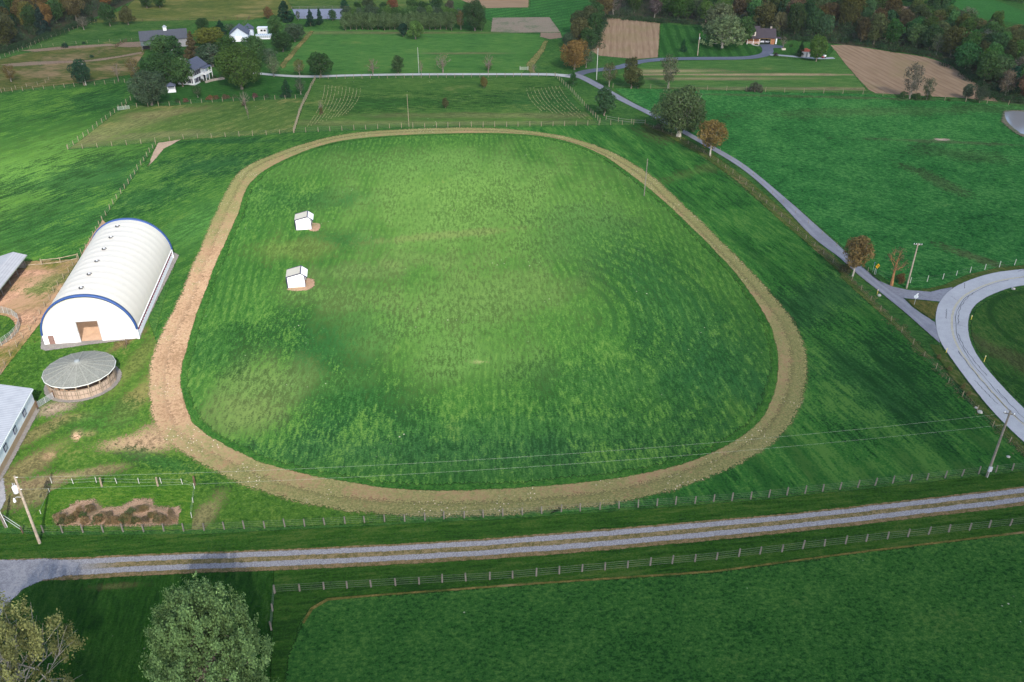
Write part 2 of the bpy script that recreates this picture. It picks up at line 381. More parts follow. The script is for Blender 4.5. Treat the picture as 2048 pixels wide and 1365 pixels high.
litter = earth('wood_floor_litter', (.030, .036, .014), (.060, .058, .026), (.05, .04, .022), .4, .8)
sheet('wood_floor', [(-60, 116), (0, 108), (50, 89), (150, 51), (184, 38), (245, 12), (300, -14), (-60, -30)], litter, 3)
sheet('wood_floor', [(1215, 35), (1330, 45), (1400, 50), (1490, 60), (1560, 80), (1660, 87), (1760, 98), (1850, 112), (1905, 128), (1965, 170), (2005, 205), (2070, 212), (2300, 200), (2300, 120), (2060, 98), (1960, 64), (1860, 50), (1780, 42), (1680, 20), (1640, -14), (1215, -30)], litter, 3)
sheet('wood_floor', [(1170, 104), (1192, 96), (1200, 70), (1214, 34), (1205, -10), (1190, -10), (1180, 40), (1130, 84), (1120, 104)], litter, 2)
# around the white house, the middle paddocks
sheet('house_lawn', [(262, 192), (255, 165), (330, 150), (520, 148), (628, 154), (612, 195), (500, 201), (345, 212), (250, 216)], grass('lawn_grass', (.016, .072, .018), (.008, .040, .012), (.032, .095, .026), dry_amt=.1, streak=4, ang=R(70), mott=.5), 2)
sheet('small_paddock', [(138, 299), (228, 229), (262, 212), (345, 213), (400, 206), (512, 202), (611, 197), (587, 264), (512, 270), (318, 284)],
      grass('clipped_paddock_grass', (.052, .105, .030), (.025, .068, .02), (.105, .14, .052), dry_amt=.45, streak=4, ang=R(-32), stripes=((R(-40), 4.5, .35, .35),), specks=.6,
            spots=((320, 228, 14, 4, 20, (.16, .14, .06), .7), (220, 262, 8, 22, -30, (.15, .145, .06), .6), (300, 272, 20, 4, 10, (.15, .135, .07), .45))), 1.5)
row1 = G(860, 215); row2 = G(980, 235)
sheet('middle_paddock', [(589, 264), (613, 197), (630, 160), (800, 157), (1108, 155), (1196, 249), (1000, 252), (800, 255)],
      grass('paddock_meadow_grass', (.036, .098, .026), (.018, .062, .018), (.075, .130, .040), dry_amt=.3, streak=5, ang=R(88), specks=.7,
            spots=((760, 208, 34, 11, 8, (.020, .066, .014), .85), (1110, 205, 22, 19, -20, (.018, .066, .016), .85), (830, 246, 60, 3, 0, (.13, .13, .055), .5), (980, 232, 40, 3.5, 0, (.13, .125, .055), .5))), 1.5)
# hay rows left lying in the middle paddock
def hayrows(name, tops, bots, bend, n, seed):
    rnd = random.Random(seed); mb = MB()
    for i in range(n):
        t = i/(n-1); a = G(tops[0][0]+(tops[1][0]-tops[0][0])*t, tops[0][1]+(tops[1][1]-tops[0][1])*t); b = G(bots[0][0]+(bots[1][0]-bots[0][0])*t, bots[0][1]+(bots[1][1]-bots[0][1])*t)
        k = int((b-a).length/1.0); nr = Vector((-(b-a).y, (b-a).x, 0)).normalized()
        for j in range(k):
            if rnd.random() < .22: continue
            u = j/k; p = a.lerp(b, u)+nr*(bend*math.sin(u*math.pi)+rnd.uniform(-.12, .12))
            q = a.lerp(b, (j+rnd.uniform(.5, 1.0))/k)+nr*bend*math.sin(min(1, (j+1)/k)*math.pi)
            mb.tube([p+Vector((0, 0, .19)), (p+q)/2+Vector((0, 0, .30)), q+Vector((0, 0, .19))], [.05, rnd.uniform(.10, .20), .05], 5)
    o = mb.build(name, earth(name+'_straw', (.12, .135, .055), (.21, .205, .095), None, 0, 2, .3, edge=False))
    tag(o, 'pale raked rows of cut hay lying in the middle paddock', kind='stuff')
hayrows('hay_rows', ((650, 172), (721, 178)), ((614, 256), (692, 230)), 1.3, 11, 3)
hayrows('hay_rows', ((1053, 178), (1118, 174)), ((1084, 224), (1182, 243)), -1.2, 10, 4)

# right hand side
sheet('right_pasture', [(1228, 178), (1290, 178), (1500, 184), (1736, 189), (1800, 195), (2048, 213), (2300, 235), (2400, 520), (2048, 533), (1940, 556), (1898, 579), (1800, 576), (1733, 535), (1600, 420), (1480, 324), (1255, 198)],
      grass('deep_green_pasture', COOL, COOLD, COOLL, dry_amt=.12, streak=1.5, ang=R(50), fine=.7, mott=.8, spots=((1830, 222, 60, 5, 5, (.045, .075, .025), .45), (1870, 360, 3, 12, 20, (.040, .05, .022), .55), (1930, 310, 14, 6, -20, (.03, .055, .02), .5), (1900, 285, 26, 1.5, -8, (.05, .06, .03), .6), (1960, 520, 2, 8, 40, (.08, .07, .035), .5), (1884, 280, 2.2, 1.0, 0, (.34, .25, .2), .9), (1700, 196, 60, 1.6, -5, (.06, .06, .03), .6))), 1.2)
sheet('streaked_meadow', [(1262, 150), (1285, 126), (1400, 122), (1520, 119), (1545, 116), (1640, 124), (1668, 100), (1735, 184), (1600, 186), (1500, 182), (1290, 177), (1240, 174)],
      grass('streaked_meadow_grass', (.040, .112, .034), (.022, .078, .024), (.085, .14, .05), dry_amt=.3, streak=8, ang=R(88), spots=((1500, 150, 50, 1.6, 0, (.27, .20, .12), .9), (1330, 143, 22, 3, 0, (.25, .19, .11), .8), (1430, 158, 34, 2.2, 0, (.20, .16, .09), .7), (1680, 178, 20, 2.5, 0, (.18, .14, .08), .7), (1620, 178, 60, 2, 0, (.15, .14, .07), .6))), 1.5)
sheet('striped_lawn', [(1321, 48), (1390, 54), (1480, 66), (1500, 88), (1528, 104), (1510, 114), (1480, 116), (1318, 117)], grass('striped_lawn_grass', (.020, .085, .022), (.010, .052, .014), (.036, .11, .03), dry_amt=.05, stripes=((R(-4), 4.2, .8, 0.0),), streak=5, ang=R(-4)), 1.2)
sheet('striped_lawn', [(1548, 84), (1600, 80), (1660, 92), (1668, 100), (1650, 122), (1540, 115)], grass('yard_lawn_grass', (.022, .080, .022), DRK, (.045, .11, .03), dry_amt=.25), 1.2)
right_in = grass('mown_grass_along_road', (.020, .094, .022), (.007, .046, .013), (.050, .130, .034), dry_amt=.12, ang=R(16), streak=6, fine=.8, mott=1.0, stripes=((R(16), 7.5, .5, .42),),
                 spots=((1360, 262, 12, 10, 0, (.075, .075, .03), .6), (1440, 330, 22, 3, 35, (.075, .10, .03), .5), (1640, 600, 30, 7, 35, (.012, .046, .016), .6), (1760, 760, 13, 16, 0, (.012, .044, .016), .5)))
sheet('roadside_field', [(1180, 252), (1292, 250), (1400, 312), (1560, 438), (1690, 552), (1770, 632), (1875, 735), (1960, 820), (2060, 915), (2060, 936), (1960, 944), (1780, 967), (1500, 998), (1230, 1018), (1100, 1030), (1500, 800), (1400, 500), (1150, 300), (900, 260)], right_in, 1.2)
cv = G(2140, 655)
sheet('curve_field', [(2350, 560), (2200, 556), (2048, 577), (2011, 584), (1975, 601), (1953, 617), (1943, 638), (1943, 670), (1953, 699), (1990, 750), (2052, 815), (2152, 903), (2350, 1040)],
      grass('curve_field_grass', (.024, .078, .020), DRK, (.055, .105, .032), dry_amt=.2, rows=((cv.x, cv.y, .55, 6.5, .7, (.008, .036, .010)),), spots=((1990, 700, 3, 14, 25, (.075, .075, .03), .6),)), 1.0)
# left hand side
sheet('left_pasture', [(-250, 205), (0, 188), (160, 176), (256, 166), (262, 196), (228, 229), (136, 301), (318, 286), (308, 300), (205, 442), (160, 517), (50, 523), (-250, 540)],
      grass('lush_pasture_grass', (.028, .098, .024), (.010, .050, .014), (.068, .155, .032), dry_amt=.15, ang=R(-32), streak=5, fine=.8, mott=.9, stripes=((R(-30), 6, .35, .45),),
            spots=((30, 360, 26, 55, -10, (.085, .175, .034), .55), (190, 350, 24, 16, 20, (.011, .052, .016), .7), (130, 420, 20, 12, 20, (.016, .064, .017), .6), (230, 200, 14, 20, -30, (.012, .056, .016), .6), (60, 470, 30, 10, 10, (.022, .08, .02), .5))), 1.0)
sheet('arena_side_field', [(318, 287), (587, 267), (900, 256), (660, 275), (520, 325), (440, 430), (390, 540), (360, 700), (300, 880), (300, 700), (356, 512), (205, 442)],
      grass('arena_side_grass', (.026, .092, .022), (.011, .052, .015), (.062, .138, .034), dry_amt=.2, ang=R(-30), streak=4, stripes=((R(-25), 5, .4, .42),), mott=.9,
            spots=((430, 330, 16, 10, 10, (.010, .048, .016), .7), (290, 400, 8, 14, -30, (.011, .052, .016), .6), (400, 450, 9, 18, -10, (.05, .14, .032), .55), (440, 282, 26, 3, 0, (.012, .054, .018), .6))), 1.0)
sheet('barn_yard', [(-60, 860), (0, 752), (88, 640), (165, 512), (210, 445), (290, 620), (318, 700), (318, 800), (345, 868), (400, 918), (500, 962), (620, 1006), (800, 1030), (800, 1046), (600, 1053), (390, 1061), (110, 1064), (50, 1062), (-60, 1040)],
      grass('yard_grass', (.036, .100, .018), (.018, .060, .013), (.075, .140, .032), dry_amt=.28, ang=R(20), streak=1.5, dry=(.22, .145, .07),
            spots=((155, 872, 1.0, 1.6, 20, (.42, .26, .17), 1), (150, 835, 3.4, 1.6, 10, (.17, .13, .06), .6), (180, 868, 1.3, 1.1, 0, (.25, .17, .09), .7), (90, 860, 1.6, 4.6, -30, (.19, .14, .07), .6), (62, 930, 2.2, 7.5, -28, (.20, .14, .075), .65), (130, 955, 8, 1.3, 18, (.22, .16, .09), .7), (70, 990, 5, 3.6, 30, (.20, .145, .08), .7), (100, 912, 1, 1, 0, (.27, .18, .1), .8), (110, 818, 3.6, 2.4, 20, (.27, .2, .15), .9),
                   (60, 700, 3, 10, -35, (.040, .105, .016), .8), (75, 770, 5, 10, 10, (.035, .10, .016), .6), (278, 790, 2.2, 9, -6, (.19, .135, .06), .55), (260, 740, 2, 10, -6, (.14, .13, .045), .45), (410, 1030, 1.6, 4.0, -12, (.19, .145, .075), .65), (205, 840, 6, 5, 0, (.035, .10, .018), .7), (280, 885, 7, 2.2, 10, (.27, .185, .11), .9), (320, 880, 5, 4, 0, (.27, .185, .11), .9), (340, 930, 9, 2, -20, (.022, .075, .016), .8), (310, 600, 2.0, 22, -10, (.085, .115, .026), .7), (250, 685, 1.3, 6, -25, (.15, .09, .05), .7), (180, 680, 10, .8, 5, (.18, .12, .06), .6))), 1.0)
lot = grass('trampled_lot_grass', (.105, .105, .034), (.050, .08, .022), (.175, .135, .065), dry=(.30, .19, .115), dry_amt=.85, ang=R(-30), streak=2.5,
            spots=((50, 640, 6, 4, 20, (.34, .20, .13), .9), (14, 680, 9, 3, 55, (.33, .20, .125), .8), (60, 548, 8, 2.2, 0, (.31, .18, .12), .9), (30, 590, 2.2, 12, -20, (.35, .21, .14), .9), (70, 580, 4, 3, 0, (.055, .115, .02), .7), (100, 560, 5, 4, 0, (.07, .115, .03), .6), (40, 740, 6, 3, 40, (.30, .19, .12), .7)))
sheet('horse_lot', [(-100, 530), (50, 524), (158, 519), (140, 548), (86, 640), (0, 752), (-100, 880)], lot, .8)
sheet('bare_soil', [(172, 492), (205, 440), (222, 462), (180, 512), (160, 520)], earth('red_soil', (.30, .17, .10), (.42, .26, .165), (.07, .11, .025), .25), 1.2)
sheet('bare_soil', [(316, 287), (362, 280), (348, 288), (328, 298), (312, 318), (296, 334), (306, 308)], earth('path_soil', (.30, .21, .14), (.42, .30, .20), None, 0), .8)
# the oval
dirt = earth('track_dirt', (.235, .155, .095), (.385, .275, .185), (.10, .115, .035), .55, 1.0, .5)
def track_mat(name, wbase, wgain):
    s = NT(name); P = s.pos()
    n1 = s.noise(P, 1.5, 4, .65); n2 = s.noise(P, .13, 4, .6, .4); nf = s.noise(P, 4.2, 2, .6); n3 = s.noise(P, .03, 2, .5)
    t = s.math('MULTIPLY_ADD', n1, .45, s.math('MULTIPLY_ADD', nf, .4, s.math('MULTIPLY', n2, .3)))
    c = s.mix(s.step(t, .45, .68), (.195, .122, .070), (.36, .242, .152))
    # weeds cover the right and far bends, bare trodden soil the left bend
    x = s.n('ShaderNodeSeparateXYZ', {0: P})
    wx = s.step(x.outputs[0], -72.0, -30.0); wy = s.step(x.outputs[1], 150.0, 215.0)
    weed = s.math('ADD', wbase, s.math('MULTIPLY', s.math('MAXIMUM', wx, wy), wgain))
    k = s.math('ADD', s.math('MULTIPLY_ADD', n2, .5, s.math('MULTIPLY', n1, .5)), weed)
    k = s.math('MULTIPLY_ADD', s.math('SUBTRACT', nf, .5), .35, k)
    g = s.mix(s.step(nf, .4, .62), (.075, .100, .030), (.155, .155, .060))
    c = s.mix(s.math('MULTIPLY', s.step(k, .60, .80), .85), c, g)
    sp = s.n('ShaderNodeTexVoronoi', {'Vector': P, 'Scale': 1.7}, feature='F1').outputs['Distance']
    c = s.mix(s.math('MULTIPLY', s.step(sp, .20, .12), s.step(n2, .50, .62)), c, (.52, .43, .36))
    b = s.n('ShaderNodeBsdfDiffuse', {'Color': c, 'Roughness': .8, 'Normal': s.bump(t, .55, .35)})
    return s.fin(s.edge(b.outputs[0], s.math('MULTIPLY_ADD', n1, .4, s.math('MULTIPLY_ADD', nf, .35, s.math('MULTIPLY', n2, .25))), 1.2))
OUT = [(937, 256), (1050, 262), (1130, 274), (1200, 295), (1260, 324), (1310, 358), (1350, 394), (1400, 441), (1450, 490), (1500, 541), (1550, 596), (1590, 648), (1611, 700), (1615, 745), (1607, 795), (1585, 845), (1545, 888), (1490, 925), (1420, 955), (1350, 980), (1280, 1000), (1200, 1014), (1100, 1024), (1000, 1031), (900, 1034), (760, 1031), (690, 1024), (600, 1008), (540, 992), (475, 966), (425, 942), (362, 905), (322, 872), (303, 835), (299, 780), (302, 725), (315, 687), (332, 650), (360, 595), (385, 532), (400, 500), (420, 450), (440, 407), (462, 366), (484, 340), (520, 320), (562, 304), (612, 287), (667, 273), (724, 265), (787, 260.5)]
INN = [(930, 266.5), (1024, 267.5), (1099, 275), (1161, 291), (1214, 315), (1255, 343), (1300, 378), (1340, 412), (1390, 460), (1440, 510), (1480, 555), (1520, 610), (1545, 655), (1557, 700), (1560, 740), (1551, 790), (1530, 835), (1490, 874), (1430, 908), (1360, 934), (1250, 958), (1150, 971), (1050, 979), (930, 985), (830, 985), (760, 979), (700, 969), (600, 950), (512, 925), (462, 901), (412, 874), (382, 847), (366, 810), (358, 775), (361, 732), (370, 700), (385, 645), (405, 590), (430, 525), (450, 482), (475, 425), (487, 385), (500, 365), (517, 349), (545, 331), (600, 306), (662, 286), (737, 275), (837, 269)]
sheet('dirt_track', OUT, track_mat('weedy_track_surface', .06, .27), 3.2, True, 3, .1)
sheet('dirt_track', OUT, track_mat('bare_track_surface', .03, .23), 4.6, True, 3, 2.6)
sheet('infield_rim', INN, grass('rim_grass', (.022, .086, .019), (.009, .050, .012), (.045, .120, .029), dry_amt=.12, streak=1.5), 1.2, True, 3, .3)
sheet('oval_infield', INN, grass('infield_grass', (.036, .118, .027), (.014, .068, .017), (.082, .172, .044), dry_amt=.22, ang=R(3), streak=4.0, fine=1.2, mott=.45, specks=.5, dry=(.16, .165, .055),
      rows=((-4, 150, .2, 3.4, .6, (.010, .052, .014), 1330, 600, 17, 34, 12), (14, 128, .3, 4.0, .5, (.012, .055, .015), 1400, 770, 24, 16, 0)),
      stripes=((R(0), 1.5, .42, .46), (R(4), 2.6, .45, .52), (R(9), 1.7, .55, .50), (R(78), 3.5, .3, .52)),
      spots=((690, 400, 15, 9, 0, (.018, .070, .018), .8), (700, 480, 12, 7, 0, (.020, .074, .018), .8), (660, 680, 15, 18, 0, (.015, .066, .016), .95), (730, 700, 5, 20, 0, (.015, .066, .016), .6), (700, 790, 13, 10, 0, (.016, .066, .016), .8), (640, 770, 14, 4, 10, (.045, .115, .025), .5), (520, 780, 9, 13, 0, (.115, .16, .050), .5), (480, 840, 7, 6, -30, (.12, .155, .05), .45), (950, 410, 36, 36, 0, (.098, .182, .042), .8), (850, 330, 40, 14, 0, (.080, .160, .038), .6), (880, 620, 24, 24, 0, (.085, .165, .038), .5), (905, 470, 20, 2.2, 12, (.15, .16, .06), .4), (860, 520, 16, 5, 0, (.10, .155, .045), .4), (930, 720, 14, 9, 0, (.085, .165, .04), .5), (960, 725, 2.0, 1.0, 0, (.22, .23, .10), .7), (990, 590, 22, 12, 10, (.095, .145, .042), .4), (580, 500, 10, 6, 0, (.10, .14, .035), .6), (720, 545, 14, 5, 8, (.12, .16, .055), .4), (690, 590, 16, 6, -8, (.10, .155, .045), .4),  # broad yellow-green centre spot: dry grass plus sunlit glow put into the colour
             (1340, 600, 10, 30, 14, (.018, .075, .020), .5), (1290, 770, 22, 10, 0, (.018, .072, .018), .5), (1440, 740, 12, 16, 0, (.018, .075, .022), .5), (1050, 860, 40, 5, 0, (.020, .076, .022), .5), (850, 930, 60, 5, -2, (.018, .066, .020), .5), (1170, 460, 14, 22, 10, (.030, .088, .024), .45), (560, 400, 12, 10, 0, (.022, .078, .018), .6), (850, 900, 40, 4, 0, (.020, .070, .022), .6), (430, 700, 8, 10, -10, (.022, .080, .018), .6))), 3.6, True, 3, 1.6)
redsoil = earth('shelter_floor_soil', (.29, .18, .11), (.39, .255, .165), (.09, .13, .035), .5)
sheet('bare_soil', [(618, 462), (636, 463), (641, 452), (638, 448), (624, 447)], redsoil, 1.6, True, 1)
sheet('bare_soil', [(574, 581), (600, 583), (622, 580), (629, 570), (628, 560), (614, 557), (600, 566)], redsoil, 1.8, True, 1)
# foreground
vg0 = grass('dry_verge_grass', (.095, .088, .030), (.040, .058, .018), (.17, .135, .058), dry=(.22, .15, .08), dry_amt=.5, ang=R(97), streak=3)
verge = grass('mown_verge_grass', (.020, .068, .012), (.009, .040, .009), (.045, .088, .022), dry_amt=.2, ang=R(97), streak=8, mott=.9, fine=1.0)
sheet('grass_verge', [(-150, 1075), (0, 1068), (115, 1072), (395, 1070), (600, 1060), (1000, 1040), (1230, 1024), (1500, 1004), (1780, 974), (2060, 942), (2300, 915), (2300, 955), (2060, 975), (1563, 1033), (1200, 1064), (893, 1087), (600, 1102), (293, 1113), (147, 1121), (0, 1123), (-150, 1123)], verge, .6)
sheet('grass_verge', [(60, 1170), (147, 1152), (293, 1144), (600, 1133), (893, 1118), (1200, 1096), (1563, 1062), (2048, 1007), (2300, 975), (2300, 1030), (2048, 1064), (1702, 1106), (1424, 1143), (1200, 1158), (1040, 1169), (893, 1180), (732, 1192), (655, 1198), (620, 1217), (600, 1248), (560, 1400), (500, 1400), (545, 1200), (300, 1200)], verge, .6)
sheet('front_lawn', [(-220, 1320), (-10, 1245), (15, 1210), (44, 1180), (88, 1161), (147, 1156), (293, 1150), (547, 1140), (548, 1190), (540, 1400), (560, 1700), (-220, 1700)], grass('front_lawn_grass', (.013, .056, .010), (.006, .034, .008), (.028, .076, .018), dry_amt=.1, ang=R(8), streak=5, fine=1.3, mott=.9, specks=.5, spots=((232, 1174, 3.5, .6, 5, (.10, .09, .035), .6),)), 1.0)
sheet('front_pasture', [(604, 1250), (622, 1220), (655, 1201), (732, 1195), (893, 1183), (1040, 1172), (1200, 1161), (1424, 1146), (1702, 1109), (2048, 1067), (2300, 1035), (2700, 1700), (540, 1700), (575, 1320)],
      grass('tall_pasture_grass', (.022, .088, .021), (.007, .042, .012), (.052, .132, .034), dry=(.075, .095, .026), dry_amt=.3, ang=R(97), streak=1.5, fine=1.35, mott=.6, contrast=1.0, bump=.9, specks=.25), 2.2)
sheet('garden_lawn', [(56, 1058), (100, 985), (140, 968), (250, 968), (385, 970), (388, 1000), (384, 1060), (200, 1064)], grass('garden_lawn_grass', (.040, .115, .016), (.020, .072, .012), (.085, .155, .03), dry_amt=.08, ang=R(85), streak=2, fine=1.3), .6)
sheet('garden_bed', [(111, 1053), (110, 1042), (117, 1029), (152, 1004), (187, 1000), (205, 1018), (243, 1015), (268, 1000), (306, 999), (310, 1015), (357, 1015), (355, 1050), (250, 1054)], earth('straw_mulch', (.25, .150, .085), (.46, .30, .19), (.10, .08, .04), .6, 1.6, .6), 3.0)
sheet('gravel_apron', [(-60, 985), (0, 955), (8, 960), (12, 1000), (-2, 1030), (-60, 1040)], earth('pale_gravel', (.24, .23, .24), (.36, .35, .35), None, 0, 2), .8)

sheet('dry_grass_line', [(604, 1246), (622, 1217), (655, 1198), (732, 1192), (893, 1180), (1040, 1169), (1200, 1158), (1424, 1143), (1702, 1106), (2048, 1064), (2300, 1032), (2300, 1036), (2048, 1068.5), (1702, 1110), (1424, 1147), (1200, 1162), (1040, 1173), (893, 1184), (732, 1196), (657, 1203), (626, 1221), (608, 1250)], vg0, .12)
# gravel drive, roads
def gravel_drive():
    s = NT('gravel_drive'); P = s.pos(); u = s.attr('across'); al = s.attr('along')
    n1 = s.noise(P, 1.3, 4, .65); n2 = s.noise(P, .2, 3, .6); nf = s.noise(P, 5.5, 2, .7)
    w = s.math('MULTIPLY_ADD', s.math('SUBTRACT', n1, .5), .10, u); w = s.math('MULTIPLY_ADD', s.math('SUBTRACT', n2, .5), .07, w)
    grav = s.mix(s.step(nf, .35, .66), (.165, .160, .170), (.29, .283, .29))
    mid = s.mix(s.step(s.math('MULTIPLY_ADD', nf, .5, s.math('MULTIPLY', n1, .5)), .4, .6), (.085, .078, .028), (.22, .165, .085))
    brown = s.mix(s.step(s.math('MULTIPLY_ADD', nf, .5, s.math('MULTIPLY', n1, .5)), .4, .6), (.085, .075, .026), (.20, .14, .075))
    g1 = s.math('MULTIPLY', s.step(w, .085, .115), s.step(w, .325, .295)); g2 = s.math('MULTIPLY', s.step(w, .50, .53), s.step(w, .745, .715))
    g = s.math('ADD', g1, g2, clamp=True)
    g = s.math('MAXIMUM', g, s.math('MULTIPLY', s.step(al, 19.0, 11.0), s.math('MULTIPLY', s.step(w, .085, .115), s.step(w, .745, .715))))
    c = s.mix(s.step(w, .2, .25), brown, mid); c = s.mix(s.step(w, .6, .64), c, brown); c = s.mix(g, c, grav)
    a = s.math('MULTIPLY', s.step(w, -.01, .045), s.step(w, 1.0, .80))
    a = s.step(s.math('MULTIPLY_ADD', s.math('SUBTRACT', n1, .5), 1.4, a), .35, .6)
    b = s.n('ShaderNodeBsdfDiffuse', {'Color': c, 'Roughness': .7, 'Normal': s.bump(nf, .35, .15)})
    mx = s.n('ShaderNodeMixShader', {0: a}); s.set(mx.inputs[1], s.n('ShaderNodeBsdfTransparent')); s.set(mx.inputs[2], b)
    return s.fin(mx)
ribbon('gravel_drive', [(-40, 1120), (147, 1116), (293, 1109), (600, 1098), (893, 1083), (1200, 1060), (1563, 1029), (1800, 1003), (2048, 974), (2300, 942)],
       [(-40, 1172), (147, 1166), (293, 1157), (600, 1145), (893, 1130), (1200, 1108), (1563, 1073), (1800, 1046), (2048, 1017), (2300, 984)], gravel_drive(), 260, 24)
sheet('gravel_drive', [(-250, 1116), (0, 1122), (100, 1120), (160, 1128), (150, 1150), (88, 1161), (46, 1180), (17, 1208), (-4, 1244), (-250, 1330)], earth('drive_gravel', (.165, .160, .170), (.29, .283, .29), (.24, .21, .17), .2, 2.2, .35), 1.2, True, 2)
def asphalt(name, a, b, worn, edge_amt=1.0):
    s = NT(name); P = s.pos(); u = s.attr('across')
    n1 = s.noise(P, .9, 4, .65); nf = s.noise(P, 5, 2, .7); n2 = s.noise(P, .1, 3, .6)
    c = s.mix(s.step(s.math('MULTIPLY_ADD', nf, .45, s.math('MULTIPLY_ADD', n1, .3, s.math('MULTIPLY', n2, .25))), .38, .64), a, b)
    d = s.math('ABSOLUTE', s.math('SUBTRACT', s.math('ABSOLUTE', s.math('SUBTRACT', u, .5)), .23))
    c = s.mix(s.math('MULTIPLY', s.math('MULTIPLY', s.step(d, .18, .0), s.step(n2, .35, .6)), .5*edge_amt), c, worn)
    e = s.math('ABSOLUTE', s.math('SUBTRACT', u, .5))
    al = s.step(s.math('MULTIPLY_ADD', s.math('SUBTRACT', n1, .5), .10*edge_amt, e), .495, .465)
    bb = s.n('ShaderNodeBsdfPrincipled', {'Base Color': c, 'Roughness': .85, 'Specular IOR Level': .25, 'Normal': s.bump(nf, .15, .05)})
    mx = s.n('ShaderNodeMixShader', {0: al}); s.set(mx.inputs[1], s.n('ShaderNodeBsdfTransparent')); s.set(mx.inputs[2], bb)
    return s.fin(mx)
vg = grass('brown_verge_grass', (.048, .080, .024), (.026, .058, .016), (.095, .108, .042), dry=(.19, .135, .08), dry_amt=.45, ang=R(36), streak=4)
sheet('grass_verge', [(1880, 692), (1900, 722), (1936, 770), (1986, 832), (2060, 904), (2060, 925), (1960, 822), (1900, 752), (1868, 705), (1858, 690)], vg, .8)
sheet('grass_verge', [(1290, 247), (1360, 272), (1425, 308), (1500, 364), (1575, 428), (1640, 490), (1690, 534), (1690, 556), (1630, 502), (1560, 442), (1470, 360), (1400, 310), (1340, 276), (1280, 254)], vg, 1.2)
sheet('grass_verge', [(1690, 545), (1735, 590), (1800, 652), (1862, 715), (1850, 716), (1790, 655), (1720, 592), (1680, 556)], vg, 1.2)
sheet('grass_verge', [(1810, 588), (1862, 588), (1905, 579), (1945, 560), (2000, 547), (2060, 539), (2060, 530), (1990, 538), (1930, 552), (1890, 570), (1850, 580)], vg, .8)
ribbon_c('grass_verge', [(1300, 246), (1356, 274), (1420, 312), (1500, 372), (1570, 432), (1640, 498), (1690, 545), (1740, 598), (1800, 655), (1860, 720), (1910, 775), (1960, 825), (2050, 912)], 2.6,
         (lambda s: s)(vg)) if False else None
lane = asphalt('pale_lane', (.34, .33, .30), (.46, .45, .41), (.50, .48, .44))
ribbon('lane', [(500, 144), (560, 150), (620, 152), (700, 150), (800, 148.2), (900, 147.6), (1024, 147.6), (1100, 147.8), (1145, 151)], [(500, 148.5), (560, 154), (620, 156.5), (700, 154), (800, 152.2), (900, 151.6), (1024, 151.6), (1100, 152.5), (1142, 157)], lane, 100, 8)
drv = asphalt('dark_driveway', (.075, .085, .115), (.115, .125, .16), (.13, .14, .175))
ribbon_c('driveway', [(1150, 152), (1176, 143.5), (1230, 137), (1262, 129), (1290, 123), (1340, 119), (1400, 118), (1470, 117.5), (1505, 115.5), (1530, 110), (1536, 102), (1533, 95), (1528, 91)], 4.6, drv)
sheet('driveway', [(1519, 90), (1540, 89.5), (1566, 93), (1566, 97), (1548, 97), (1540, 104), (1528, 104)], earth('dark_driveway_apron', (.075, .085, .115), (.115, .125, .16), None, 0, 1, .2), .5)
ribbon_c('gravel_path', [(1540, 111), (1556, 111.5), (1580, 113.5), (1610, 116), (1640, 118), (1668, 117)], 2.4, asphalt('pale_gravel_path', (.24, .25, .27), (.34, .35, .36), (.36, .37, .38)))
ribbon_c('garden_path', [(1504, 84), (1503, 88), (1508, 91.5), (1518, 93)], 1.3, lane)
side = asphalt('side_road_asphalt', (.16, .158, .176), (.222, .22, .238), (.29, .288, .30))
ribbon('side_road', [(1128, 154), (1155, 157), (1199, 180), (1236, 201), (1306, 236), (1409, 293), (1486, 341), (1551, 398), (1623, 474), (1676, 515), (1716, 551), (1761, 587), (1811, 628), (1848, 661), (1880, 689)],
       [(1150, 146), (1172, 154.5), (1206, 172), (1229, 186), (1274, 211), (1311, 229), (1426, 293), (1491, 332), (1573, 399), (1636, 455), (1686, 500), (1731, 541), (1775, 576), (1808, 599), (1826, 617), (1869, 645)], side, 220, 14)
sheet('side_road', [(1738, 548), (1762, 565), (1786, 575.5), (1818, 582), (1861, 585.5), (1905, 576), (1890, 606), (1836, 600.5), (1806, 598), (1770, 575)], earth('branch_asphalt', (.17, .168, .186), (.23, .229, .247), None, 0, 1, .2, ragged=.3), .5)
sheet('grass_island', [(1812, 601), (1836, 602), (1876, 607), (1872, 622), (1869, 640), (1860, 638), (1828, 616)], grass('island_grass', (.070, .078, .026), (.035, .055, .018), (.12, .105, .045), dry_amt=.4), .5)
RO = [(2400, 512), (2200, 522), (2048, 539), (1986, 547), (1936, 562), (1898, 582), (1878, 605), (1871, 625), (1870, 650), (1878, 682), (1898, 714), (1936, 766), (1986, 827), (2048, 888), (2150, 978), (2300, 1095)]
RI = [(2400, 540), (2200, 552), (2048, 573), (2011, 581), (1973, 597), (1948, 616), (1938, 640), (1938, 670), (1948, 700), (1963, 724), (1986, 753), (2048, 818), (2150, 905), (2300, 1015)]
main = asphalt('main_road_concrete', (.33, .325, .325), (.42, .412, .405), (.46, .455, .45), .4)
ro = resamp(catmull([G(*p) for p in RO], False, 1.0), 200); ri = resamp(catmull([G(*p) for p in RI], False, 1.0), 200)
